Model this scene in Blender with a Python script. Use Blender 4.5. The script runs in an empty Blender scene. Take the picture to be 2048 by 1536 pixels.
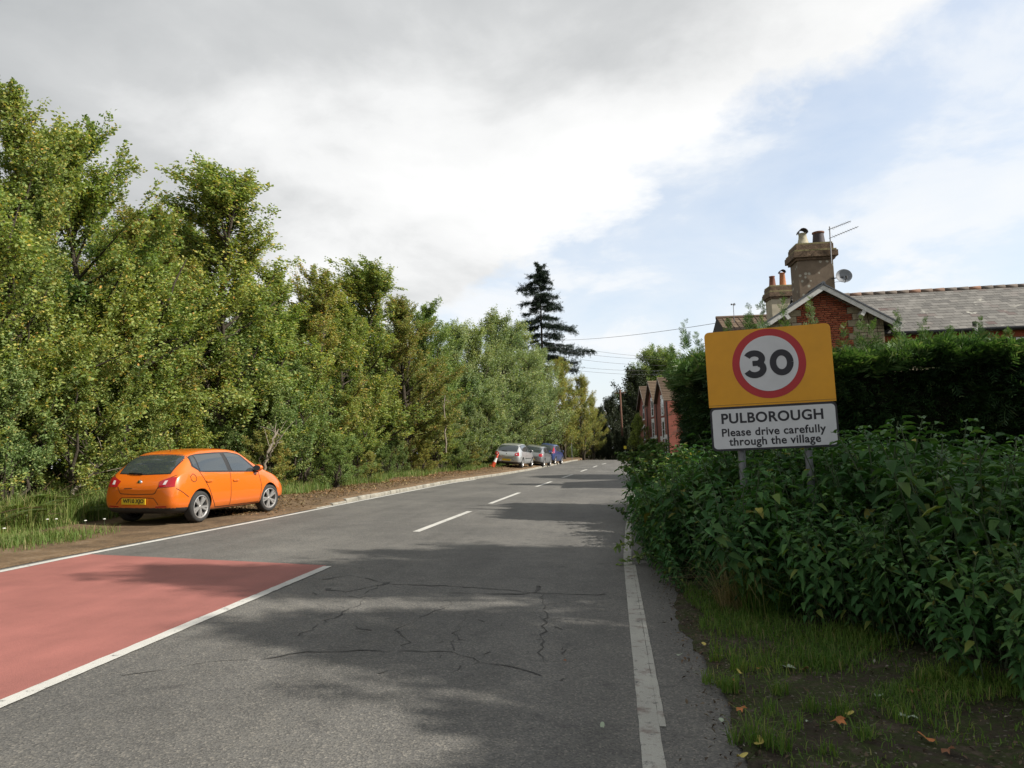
import bpy, bmesh, math, random
import numpy as np
from mathutils import Vector, Matrix, noise as mnoise
from mathutils.bvhtree import BVHTree

random.seed(7)
scene = bpy.context.scene
COL = scene.collection
R_ = math.radians

# ------------------------------------------------------------------ camera
F = 1450.0 / 2048.0                       # focal length in picture widths
PSI = math.atan(196 / 1450)               # camera heading, left of the road direction (+Y)
PITCH = math.atan(132 / 1450)
ROLL = R_(2.0)
fh = Vector((-math.sin(PSI), math.cos(PSI), 0))
fwd = (math.cos(PITCH) * fh + Vector((0, 0, math.sin(PITCH)))).normalized()
r0 = Vector((math.cos(PSI), math.sin(PSI), 0))
u0 = r0.cross(fwd)
cr = math.cos(ROLL) * r0 - math.sin(ROLL) * u0
cu = math.cos(ROLL) * u0 + math.sin(ROLL) * r0
CAM = Vector((0, 0, 1.5))
cam_d = bpy.data.cameras.new('camera')
cam_d.sensor_width = 36.0
cam_d.lens = 36.0 * F
cam_d.clip_start = 0.05
cam_d.clip_end = 3000
cam = bpy.data.objects.new('camera', cam_d)
COL.objects.link(cam)
M = Matrix.Identity(4)
for i in range(3):
    M[i][0] = cr[i]; M[i][1] = cu[i]; M[i][2] = -fwd[i]; M[i][3] = CAM[i]
cam.matrix_world = M
scene.camera = cam

# ------------------------------------------------------------------ sky and sun
SUN_EL = R_(37)
SUN_BACK = R_(8)                          # sun stands right of the road, a little behind the camera
to_sun = Vector((math.cos(SUN_EL) * math.cos(SUN_BACK), -math.cos(SUN_EL) * math.sin(SUN_BACK), math.sin(SUN_EL)))
sun_d = bpy.data.lights.new('sun', 'SUN')
sun_d.energy = 5.0
sun_d.angle = R_(0.55)
sun_d.color = (1.0, 0.94, 0.84)
sun = bpy.data.objects.new('sun', sun_d)
COL.objects.link(sun)
sun.rotation_euler = to_sun.to_track_quat('Z', 'Y').to_euler()
scene.view_settings.view_transform = 'Standard'
scene.view_settings.look = 'None'
scene.view_settings.gamma = 1.0
scene.view_settings.use_curve_mapping = False
scene.view_settings.exposure = 0.4


def N(nt, typ, **kw):
    n = nt.nodes.new(typ)
    for k, v in kw.items():
        if k.startswith('_'):
            setattr(n, k[1:], v)
        else:
            n.inputs[k.replace('#', ' ')].default_value = v
    return n


def math_n(nt, op, a, b=None, c=None, clamp=False):
    n = nt.nodes.new('ShaderNodeMath'); n.operation = op; n.use_clamp = clamp
    for i, v in enumerate((a, b, c)):
        if v is None: continue
        if isinstance(v, (int, float)): n.inputs[i].default_value = v
        else: nt.links.new(v, n.inputs[i])
    return n.outputs[0]


def ramp(nt, fac, stops, interp='LINEAR'):
    n = nt.nodes.new('ShaderNodeValToRGB')
    n.color_ramp.interpolation = interp
    els = n.color_ramp.elements
    while len(els) < len(stops): els.new(0.5)
    for e, (p, c) in zip(els, stops):
        e.position = p
        e.color = (*c, 1) if len(c) == 3 else c
    nt.links.new(fac, n.inputs[0])
    return n.outputs[0]


def mix(nt, fac, a, b, typ='MIX'):
    n = nt.nodes.new('ShaderNodeMix'); n.data_type = 'RGBA'; n.blend_type = typ
    for s, v in ((0, fac), (6, a), (7, b)):
        if isinstance(v, (int, float)): n.inputs[s].default_value = v
        elif isinstance(v, tuple): n.inputs[s].default_value = (*v, 1)
        else: nt.links.new(v, n.inputs[s])
    return n.outputs[2]


def noise(nt, vec, scale, detail=4, rough=0.55, dist=0.0):
    n = nt.nodes.new('ShaderNodeTexNoise')
    n.inputs['Scale'].default_value = scale
    n.inputs['Detail'].default_value = detail
    n.inputs['Roughness'].default_value = rough
    n.inputs['Distortion'].default_value = dist
    if vec is not None: nt.links.new(vec, n.inputs['Vector'])
    return n.outputs['Fac']


world = bpy.data.worlds.new('World')
scene.world = world
world.use_nodes = True
nt = world.node_tree
nt.nodes.clear()
out = nt.nodes.new('ShaderNodeOutputWorld')
bg = nt.nodes.new('ShaderNodeBackground')
sky = nt.nodes.new('ShaderNodeTexSky')
sky.sky_type = 'NISHITA'
sky.sun_disc = False
sky.sun_elevation = SUN_EL
sky.sun_rotation = math.atan2(to_sun.x, to_sun.y)
sky.air_density = 1.0
sky.dust_density = 1.5
sky.ozone_density = 1.0
tc = nt.nodes.new('ShaderNodeTexCoord')
dirv = tc.outputs['Generated']
sep = nt.nodes.new('ShaderNodeSeparateXYZ'); nt.links.new(dirv, sep.inputs[0])
# cloud deck: direction projected on a flat layer
zz = math_n(nt, 'ADD', math_n(nt, 'MAXIMUM', sep.outputs[2], 0.0), 0.26)
comb = nt.nodes.new('ShaderNodeCombineXYZ')
nt.links.new(math_n(nt, 'DIVIDE', sep.outputs[0], zz), comb.inputs[0])
nt.links.new(math_n(nt, 'DIVIDE', sep.outputs[1], zz), comb.inputs[1])
pl = comb.outputs[0]


def pix_dir(px, py):
    return ((px - 1024) / 1450 * cr + (768 - py) / 1450 * cu + fwd).normalized()


edge_n = pix_dir(1900, 60).cross(pix_dir(1080, 520)).normalized()   # edge of the cloud bank
if edge_n.dot(pix_dir(500, 200)) < 0: edge_n = -edge_n
dp = nt.nodes.new('ShaderNodeVectorMath'); dp.operation = 'DOT_PRODUCT'
nt.links.new(dirv, dp.inputs[0]); dp.inputs[1].default_value = edge_n
n1 = noise(nt, pl, 1.5, 10, 0.60, 0.15)
mpc = nt.nodes.new('ShaderNodeMapping'); mpc.inputs['Location'].default_value = (3.1, 1.7, 0); nt.links.new(pl, mpc.inputs[0])
n2 = noise(nt, mpc.outputs[0], 0.75, 5, 0.5, 0.2)
n3 = noise(nt, pl, 1.9, 9, 0.58, 0.35)
depth = math_n(nt, 'ADD', dp.outputs['Value'], math_n(nt, 'MULTIPLY', math_n(nt, 'SUBTRACT', n1, 0.5), 0.42))
cmask = math_n(nt, 'MULTIPLY_ADD', depth, 24.0, 0.4, clamp=True)
# brightness of the bank: thin bright edges, greyer where thick
thick = math_n(nt, 'MULTIPLY_ADD', depth, 1.7, 0.0, clamp=True)
n4 = noise(nt, mpc.outputs[0], 3.0, 9, 0.6, 0.3)
gv0 = math_n(nt, 'ADD', math_n(nt, 'MULTIPLY', math_n(nt, 'SUBTRACT', n2, 0.5), 2.6), math_n(nt, 'MULTIPLY', math_n(nt, 'SUBTRACT', n4, 0.5), 0.75))
gv = math_n(nt, 'ADD', gv0, math_n(nt, 'MULTIPLY_ADD', thick, 0.74, 0.15))
ccol = ramp(nt, gv, [(0.0, (0.80, 0.80, 0.795)), (0.3, (0.70, 0.705, 0.705)), (0.6, (0.50, 0.51, 0.515)), (1.0, (0.365, 0.38, 0.39))])
# thin veil and small clouds over the clear part
veil = ramp(nt, n3, [(0.38, (0.22,) * 3), (0.50, (0.42,) * 3), (0.58, (0.85,) * 3), (0.68, (1.0,) * 3)])
lowh = ramp(nt, sep.outputs[2], [(0.0, (0.5,) * 3), (0.35, (0.0,) * 3)])
skyc = mix(nt, 1.0, sky.outputs[0], (0.10, 0.10, 0.10), 'MULTIPLY')
skyc = mix(nt, 1.0, skyc, (0.22, 0.245, 0.27), 'ADD')
skyv = mix(nt, math_n(nt, 'MULTIPLY', math_n(nt, 'ADD', veil, lowh), 0.85, clamp=True), skyc, (0.72, 0.74, 0.76))
fin = mix(nt, cmask, skyv, ccol)
nt.links.new(fin, bg.inputs[0])
bg.inputs[1].default_value = 1.0
nt.links.new(bg.outputs[0], out.inputs[0])

# ------------------------------------------------------------------ ground function and camera maths
Npl = (cu + (125 / 1450) * fwd).normalized()     # the road is banked up to the left on this right-hand bend
SA, SB = -Npl.x / Npl.z, -Npl.y / Npl.z
CAMH = 1.5


def interp(tab, y):
    return float(np.interp(y, [t[0] for t in tab], [t[1] for t in tab]))


TAB_C = [(-40, -3.53), (12, -3.52), (18, -3.3), (25, -3.02), (32, -2.62), (40, -2.18), (60, -1.1), (80, 0.4), (100, 2.4), (130, 6)]
TAB_L = [(-40, -7.55), (9, -7.5), (14.6, -7.25), (20, -7.1), (29.4, -6.75), (38, -5.8), (46, -5.15), (60, -4.6), (75, -4.0), (90, -2.6), (110, 0), (130, 3)]
TAB_R = [(-40, 0.15), (10, 0.16), (14, 0.26), (18, 0.42), (24, 0.72), (32, 1.15), (40, 1.6), (60, 2.8), (80, 4.3), (100, 6.2), (130, 10)]
yc_ = lambda y: interp(TAB_C, y)
yl_ = lambda y: interp(TAB_L, y)
yr_ = lambda y: interp(TAB_R, y)


def sstep(a, b, x):
    t = min(1, max(0, (x - a) / (b - a)))
    return t * t * (3 - 2 * t)


def base_z(x, y):
    xx = 16 * math.tanh(x / 16) if abs(x) > 1e-6 else 0
    z = SA * xx + SB * y
    if y > 80: z -= min(0.0016 * (y - 80) ** 2, 0.05 * (y - 80), 5)
    return z


def ground_z(x, y):
    z = base_z(x, y)
    l = yl_(y)
    if x < l - 0.12:
        z += 0.11 * sstep(17.5, 20, y) + 0.13 * sstep(24, 44, y) * sstep(0, 1.2, l - x)
        z += 0.10 * sstep(2.5, 5, l - x) + 0.02
    r = yr_(y) + 0.4
    if x > r and y < 21:
        z += 0.02 + 0.10 * sstep(0.3, 2.5, x - r)
    return z


def unproj(px, py, depth):
    return CAM + depth * ((px - 1024) / 1450 * cr + (768 - py) / 1450 * cu + fwd)


def proj(p):
    d = Vector(p) - CAM
    z = d.dot(fwd)
    return 1024 + 1450 * d.dot(cr) / z, 768 - 1450 * d.dot(cu) / z, z


def on_ground(px, py):
    """point of the road plane seen at a pixel"""
    d = (px - 1024) / 1450 * cr + (768 - py) / 1450 * cu + fwd
    t = (SA * CAM.x + SB * CAM.y - CAM.z) / (d.z - SA * d.x - SB * d.y)
    return CAM + t * d


# ------------------------------------------------------------------ materials
def newmat(name):
    m = bpy.data.materials.new(name); m.use_nodes = True
    nt = m.node_tree
    b = nt.nodes['Principled BSDF']
    return m, nt, b


def objcoord(nt):
    return nt.nodes.new('ShaderNodeTexCoord').outputs['Object']


def plain(name, col, rough=0.6, metal=0.0, coat=0.0, spec=0.5, var=0.0, vscale=8.0, bump=0.0, bscale=60.0):
    m, nt, b = newmat(name)
    b.inputs['Base Color'].default_value = (*col, 1)
    b.inputs['Roughness'].default_value = rough
    b.inputs['Metallic'].default_value = metal
    b.inputs['Coat Weight'].default_value = coat
    b.inputs['Coat Roughness'].default_value = 0.06
    b.inputs['Specular IOR Level'].default_value = spec
    if var > 0:
        v = objcoord(nt)
        f = noise(nt, v, vscale, 6, 0.65)
        lo = tuple(c * (1 - var) for c in col); hi = tuple(min(1, c * (1 + var)) for c in col)
        nt.links.new(ramp(nt, f, [(0.3, lo), (0.7, hi)]), b.inputs['Base Color'])
    if bump > 0:
        v = objcoord(nt)
        bn = nt.nodes.new('ShaderNodeBump'); bn.inputs['Strength'].default_value = bump
        bn.inputs['Distance'].default_value = 0.02
        nt.links.new(noise(nt, v, bscale, 4), bn.inputs['Height'])
        nt.links.new(bn.outputs[0], b.inputs['Normal'])
    return m


def piece(name, stops, rough=0.85, speck=None, nscale=3.0):
    """material for bricks, stones, slates: colour differs from piece to piece"""
    m, nt, b = newmat(name)
    oi = nt.nodes.new('ShaderNodeObjectInfo')
    gi = nt.nodes.new('ShaderNodeNewGeometry')
    c = ramp(nt, math_n(nt, 'FRACT', math_n(nt, 'ADD', oi.outputs['Random'], gi.outputs['Random Per Island'])), stops)
    f = noise(nt, gi.outputs['Position'], nscale, 6, 0.7)
    c = mix(nt, 0.55, c, ramp(nt, f, [(0.3, (0.45,) * 3), (0.7, (1.0,) * 3)]), 'MULTIPLY')
    if speck:
        f2 = noise(nt, gi.outputs['Position'], speck[1], 5, 0.6)
        c = mix(nt, ramp(nt, f2, [(speck[2], (0,) * 3), (speck[2] + 0.05, (1,) * 3)]), c, speck[0])
    nt.links.new(c, b.inputs['Base Color'])
    b.inputs['Roughness'].default_value = rough
    b.inputs['Specular IOR Level'].default_value = 0.25
    return m


def leafmat(name, stops, transl=0.3, rough=0.55, objvar=0.25, gain=1.0, spec=0.3):
    stops = [(p, tuple(v * gain for v in c)) for p, c in stops]
    m, nt, b = newmat(name)
    gi = nt.nodes.new('ShaderNodeNewGeometry')
    oi = nt.nodes.new('ShaderNodeObjectInfo')
    c = ramp(nt, gi.outputs['Random Per Island'], stops)
    f = noise(nt, gi.outputs['Position'], 0.55, 3, 0.6)
    c = mix(nt, 1.0, c, ramp(nt, f, [(0.3, (0.72, 0.84, 0.95)), (0.7, (1.2, 1.1, 1.15))]), 'MULTIPLY')
    k = math_n(nt, 'MULTIPLY_ADD', oi.outputs['Random'], objvar, 1 - objvar / 2)
    hs = nt.nodes.new('ShaderNodeHueSaturation')
    nt.links.new(c, hs.inputs['Color']); nt.links.new(k, hs.inputs['Value'])
    c = hs.outputs[0]
    nt.links.new(c, b.inputs['Base Color'])
    b.inputs['Roughness'].default_value = rough
    b.inputs['Specular IOR Level'].default_value = spec
    tr = nt.nodes.new('ShaderNodeBsdfTranslucent')
    nt.links.new(mix(nt, 1.0, c, (1.5, 1.6, 0.7), 'MULTIPLY'), tr.inputs[0])
    ms = nt.nodes.new('ShaderNodeMixShader'); ms.inputs[0].default_value = transl
    nt.links.new(b.outputs[0], ms.inputs[1]); nt.links.new(tr.outputs[0], ms.inputs[2])
    nt.links.new(ms.outputs[0], nt.nodes['Material Output'].inputs[0])
    return m


def asphalt_mat():
    m, nt, b = newmat('asphalt')
    v = objcoord(nt)
    big = noise(nt, v, 0.35, 5, 0.6)
    med = noise(nt, v, 2.2, 6, 0.7)
    vor = nt.nodes.new('ShaderNodeTexVoronoi'); vor.inputs['Scale'].default_value = 100
    nt.links.new(v, vor.inputs['Vector'])
    c = ramp(nt, big, [(0.3, (0.100, 0.098, 0.094)), (0.7, (0.155, 0.150, 0.140))])
    c = mix(nt, 0.6, c, ramp(nt, med, [(0.25, (0.62,) * 3), (0.55, (1.0,) * 3), (0.8, (1.12, 1.10, 1.05))]), 'MULTIPLY')
    sp = nt.nodes.new('ShaderNodeSeparateColor'); nt.links.new(vor.outputs['Color'], sp.inputs[0])
    c = mix(nt, 0.8, c, ramp(nt, sp.outputs[0], [(0.0, (0.5,) * 3), (0.5, (0.95,) * 3), (0.85, (1.15, 1.12, 1.06)), (1.0, (1.9, 1.8, 1.65))]), 'MULTIPLY')
    # tar-dark worn wheel tracks
    w = nt.nodes.new('ShaderNodeMapping'); w.inputs['Scale'].default_value = (1.4, 0.12, 1)
    nt.links.new(v, w.inputs[0])
    trk = noise(nt, w.outputs[0], 1.0, 4, 0.6)
    c = mix(nt, 0.5, c, ramp(nt, trk, [(0.35, (0.72,) * 3), (0.6, (1.05,) * 3)]), 'MULTIPLY')
    tar = noise(nt, v, 3.3, 7, 0.75)
    c = mix(nt, math_n(nt, 'MULTIPLY', ramp(nt, tar, [(0.57, (0,) * 3), (0.68, (1,) * 3)]), 0.55), c, (0.035, 0.035, 0.036))
    nt.links.new(c, b.inputs['Base Color'])
    b.inputs['Roughness'].default_value = 0.78
    b.inputs['Specular IOR Level'].default_value = 0.35
    bn = nt.nodes.new('ShaderNodeBump'); bn.inputs['Strength'].default_value = 0.5; bn.inputs['Distance'].default_value = 0.005
    nt.links.new(vor.outputs['Distance'], bn.inputs['Height'])
    nt.links.new(bn.outputs[0], b.inputs['Normal'])
    return m


def paint_mat(name, col, wear=0.55, under=(0.11, 0.108, 0.104), dirt=None):
    m, nt, b = newmat(name)
    v = objcoord(nt)
    f = noise(nt, v, 9.0, 8, 0.8)
    g = noise(nt, v, 1.3, 4, 0.6)
    s = noise(nt, v, 120, 3, 0.6)
    mp = nt.nodes.new('ShaderNodeMapping'); mp.inputs['Scale'].default_value = (2.2, 0.16, 1); nt.links.new(v, mp.inputs[0])
    st = noise(nt, mp.outputs[0], 1.6, 6, 0.7)
    c = mix(nt, 0.6, col, ramp(nt, g, [(0.3, (0.55,) * 3), (0.7, (1,) * 3)]), 'MULTIPLY')
    c = mix(nt, 0.22, c, ramp(nt, st, [(0.32, (0.6, 0.6, 0.62)), (0.6, (1.05,) * 3)]), 'MULTIPLY')
    c = mix(nt, 0.5, c, ramp(nt, s, [(0.3, (0.55,) * 3), (0.65, (1.1,) * 3)]), 'MULTIPLY')
    if dirt:
        dn = noise(nt, v, 5.0, 5, 0.7)
        c = mix(nt, ramp(nt, dn, [(0.54, (0,) * 3), (0.66, (0.75,) * 3)]), c, dirt)
    c = mix(nt, ramp(nt, f, [(wear, (0,) * 3), (wear + 0.06, (1,) * 3)]), c, under)
    nt.links.new(c, b.inputs['Base Color'])
    b.inputs['Roughness'].default_value = 0.75
    bn = nt.nodes.new('ShaderNodeBump'); bn.inputs['Strength'].default_value = 0.5; bn.inputs['Distance'].default_value = 0.005
    nt.links.new(s, bn.inputs['Height']); nt.links.new(bn.outputs[0], b.inputs['Normal'])
    return m


def soil_mat(name, stops, scale=2.0, fine=30.0):
    m, nt, b = newmat(name)
    v = objcoord(nt)
    c = ramp(nt, noise(nt, v, scale, 7, 0.7, 0.4), stops)
    c = mix(nt, 0.7, c, ramp(nt, noise(nt, v, fine, 5, 0.7), [(0.3, (0.5,) * 3), (0.7, (1.25,) * 3)]), 'MULTIPLY')
    vor = nt.nodes.new('ShaderNodeTexVoronoi'); vor.inputs['Scale'].default_value = 70; nt.links.new(v, vor.inputs['Vector'])
    sp = nt.nodes.new('ShaderNodeSeparateColor'); nt.links.new(vor.outputs['Color'], sp.inputs[0])
    c = mix(nt, ramp(nt, sp.outputs[0], [(0.955, (0,) * 3), (0.985, (0.6,) * 3)]), c, (0.20, 0.18, 0.15))
    nt.links.new(c, b.inputs['Base Color'])
    b.inputs['Roughness'].default_value = 0.95
    b.inputs['Specular IOR Level'].default_value = 0.15
    bn = nt.nodes.new('ShaderNodeBump'); bn.inputs['Strength'].default_value = 0.9; bn.inputs['Distance'].default_value = 0.03
    nt.links.new(noise(nt, v, 14, 8, 0.7), bn.inputs['Height']); nt.links.new(bn.outputs[0], b.inputs['Normal'])
    return m


MT = {}
MT['asphalt'] = asphalt_mat()
MT['white_paint'] = paint_mat('white_road_paint', (0.62, 0.61, 0.57), 0.57)
MT['white_paint_dirty'] = paint_mat('worn_white_road_paint', (0.44, 0.43, 0.385), 0.56, dirt=(0.13, 0.085, 0.07))
MT['yellow_paint'] = paint_mat('yellow_road_paint', (0.42, 0.33, 0.12), 0.52)
MT['red_surface'] = paint_mat('red_road_surface', (0.345, 0.125, 0.105), 0.66)
MT['crack'] = plain('tar_crack', (0.050, 0.048, 0.046), 0.9, var=.4, vscale=6)
MT['soil'] = soil_mat('dark_soil', [(0.28, (0.022, 0.019, 0.015)), (0.42, (0.060, 0.048, 0.036)), (0.52, (0.045, 0.058, 0.020)), (0.60, (0.085, 0.068, 0.050)), (0.75, (0.15, 0.125, 0.09))], 3.5, 40)
MT['litter_ground'] = soil_mat('leaf_litter_ground', [(0.3, (0.085, 0.060, 0.038)), (0.55, (0.17, 0.115, 0.068)), (0.8, (0.25, 0.19, 0.13))], 1.5, 22)
MT['wood_floor'] = soil_mat('woodland_floor', [(0.3, (0.03, 0.024, 0.014)), (0.7, (0.075, 0.062, 0.03))], 1.0, 12)
MT['concrete'] = plain('kerb_concrete', (0.26, 0.245, 0.205), 0.9, var=0.4, vscale=4, bump=0.4)
MT['bark'] = plain('bark', (0.060, 0.050, 0.038), 0.95, var=0.5, vscale=12, bump=0.8, bscale=25, spec=0.15)
MT['bramble'] = plain('bramble_stem', (0.13, 0.085, 0.055), 0.9, var=0.35, vscale=14, spec=0.15)
MT['dead_wood'] = plain('weathered_wood', (0.22, 0.19, 0.15), 0.9, var=0.35, vscale=14, spec=0.15)
MT['steel'] = plain('galvanised_steel', (0.17, 0.18, 0.19), 0.6, 0.3, var=0.2, vscale=20)
G1, G2, G3, G4 = (0.060, 0.093, 0.022), (0.090, 0.125, 0.034), (0.125, 0.150, 0.045), (0.060, 0.080, 0.024)
MT['leaf_a'] = leafmat('hornbeam_leaf', [(0.0, (0.066, 0.096, 0.026)), (0.35, (0.105, 0.140, 0.038)), (0.82, (0.150, 0.165, 0.046)), (0.94, (0.20, 0.18, 0.045)), (0.985, (0.27, 0.20, 0.05)), (1.0, (0.28, 0.15, 0.04))], gain=2.2)
MT['leaf_b'] = leafmat('hazel_leaf', [(0.0, (0.055, 0.085, 0.026)), (0.5, (0.090, 0.125, 0.040)), (0.92, (0.135, 0.165, 0.060)), (1.0, (0.22, 0.19, 0.06))], gain=2.1)
MT['leaf_c'] = leafmat('sallow_leaf', [(0.0, (0.080, 0.105, 0.048)), (0.5, (0.120, 0.150, 0.064)), (0.9, (0.170, 0.195, 0.085)), (1.0, (0.20, 0.17, 0.07))], gain=1.85)
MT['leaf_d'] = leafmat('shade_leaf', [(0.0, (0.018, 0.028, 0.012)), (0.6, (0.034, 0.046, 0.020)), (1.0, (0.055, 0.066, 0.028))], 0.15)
MT['leaf_y'] = leafmat('yellowing_leaf', [(0.0, (0.090, 0.115, 0.034)), (0.5, (0.140, 0.152, 0.042)), (0.85, (0.19, 0.165, 0.048)), (1.0, (0.24, 0.13, 0.035))], gain=1.85)
MT['leaf_w'] = leafmat('weeping_leaf', [(0.0, (0.15, 0.20, 0.045)), (1.0, (0.26, 0.30, 0.08))], 0.4)
MT['nettle'] = leafmat('nettle_leaf', [(0.0, (0.026, 0.072, 0.020)), (0.5, (0.042, 0.105, 0.030)), (0.93, (0.075, 0.150, 0.042)), (0.98, (0.16, 0.18, 0.04)), (1.0, (0.19, 0.16, 0.04))], 0.25, 0.6, 0.5, gain=1.12, spec=0.15)
MT['nettle_stem'] = plain('nettle_stem', (0.055, 0.085, 0.035), 0.7)
MT['needle'] = leafmat('spruce_needle', [(0.0, (0.014, 0.030, 0.018)), (1.0, (0.036, 0.058, 0.034))], 0.08, 0.6)
MT['hedge'] = leafmat('leylandii_frond', [(0.0, (0.016, 0.040, 0.014)), (0.6, (0.034, 0.075, 0.024)), (0.93, (0.06, 0.11, 0.034)), (1.0, (0.15, 0.17, 0.07))], 0.16, 0.6, 0.1)
MT['hedge_sunlit'] = leafmat('sunlit_leylandii_growth', [(0.0, (0.045, 0.100, 0.026)), (0.6, (0.085, 0.155, 0.042)), (0.9, (0.13, 0.19, 0.065)), (1.0, (0.20, 0.22, 0.10))], 0.22, 0.6, 0.1)  # new top growth made paler, so the hedge's sunlit band sits in the colour
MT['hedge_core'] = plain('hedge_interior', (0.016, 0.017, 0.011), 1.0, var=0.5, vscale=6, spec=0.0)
MT['grass'] = leafmat('grass_blade', [(0.0, (0.09, 0.15, 0.034)), (0.6, (0.145, 0.205, 0.05)), (0.85, (0.21, 0.24, 0.08)), (1.0, (0.34, 0.28, 0.14))], 0.3, 0.6, 0.1, spec=0.15)
MT['grass_dry'] = leafmat('dry_grass_blade', [(0.0, (0.16, 0.14, 0.055)), (0.6, (0.28, 0.21, 0.10)), (1.0, (0.36, 0.28, 0.15))], 0.3, 0.7, 0.1)
MT['grass_dark'] = leafmat('shady_grass_blade', [(0.0, (0.07, 0.14, 0.024)), (0.6, (0.115, 0.20, 0.036)), (0.9, (0.18, 0.23, 0.055)), (1.0, (0.30, 0.25, 0.11))], 0.3, 0.6, 0.1, spec=0.1)
MT['litter'] = leafmat('fallen_leaves', [(0.0, (0.12, 0.070, 0.035)), (0.4, (0.22, 0.125, 0.055)), (0.8, (0.30, 0.19, 0.09)), (1.0, (0.36, 0.29, 0.12))], 0.1, 0.8, 0.1)
MT['bracken'] = leafmat('bracken_frond', [(0.0, (0.07, 0.12, 0.03)), (0.8, (0.12, 0.17, 0.045)), (1.0, (0.19, 0.13, 0.05))], 0.3)
MT['flower'] = plain('white_flower', (0.75, 0.74, 0.68), 0.8)

# ------------------------------------------------------------------ object helpers
def tag(o, label=None, cat=None, group=None, kind=None):
    if label: o['label'] = label
    if cat: o['category'] = cat
    if group: o['group'] = group
    if kind: o['kind'] = kind
    return o


def link(name, me, parent=None, mat=None):
    o = bpy.data.objects.new(name, me)
    COL.objects.link(o)
    if parent is not None: o.parent = parent
    if mat is not None and me is not None and not me.materials: me.materials.append(MT[mat] if isinstance(mat, str) else mat)
    return o


def empty(name, loc=(0, 0, 0), rotz=0.0, mw=None):
    o = bpy.data.objects.new(name, None)
    o.empty_display_size = 0.2
    COL.objects.link(o)
    if mw is not None: o.matrix_world = mw
    else:
        o.location = loc; o.rotation_euler = (0, 0, rotz)
    return o


def mesh_np(name, V, Fq, smooth=False):
    """fast mesh: Fq a (m,k) int array, or a list of such arrays"""
    me = bpy.data.meshes.new(name)
    V = np.asarray(V, dtype=np.float32)
    Fs = Fq if isinstance(Fq, list) else [Fq]
    Fs = [np.asarray(f, dtype=np.int32) for f in Fs if len(f)]
    me.vertices.add(len(V)); me.vertices.foreach_set('co', V.ravel())
    nl = sum(f.size for f in Fs); npoly = sum(len(f) for f in Fs)
    me.loops.add(nl); me.loops.foreach_set('vertex_index', np.concatenate([f.ravel() for f in Fs]))
    tot = np.concatenate([np.full(len(f), f.shape[1], np.int32) for f in Fs])
    st = np.concatenate([[0], np.cumsum(tot)[:-1]]).astype(np.int32)
    me.polygons.add(npoly)
    me.polygons.foreach_set('loop_start', st)
    try: me.polygons.foreach_set('loop_total', tot)
    except Exception: pass
    if smooth: me.polygons.foreach_set('use_smooth', np.ones(npoly, dtype=bool))
    me.update(calc_edges=True)
    return me


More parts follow.
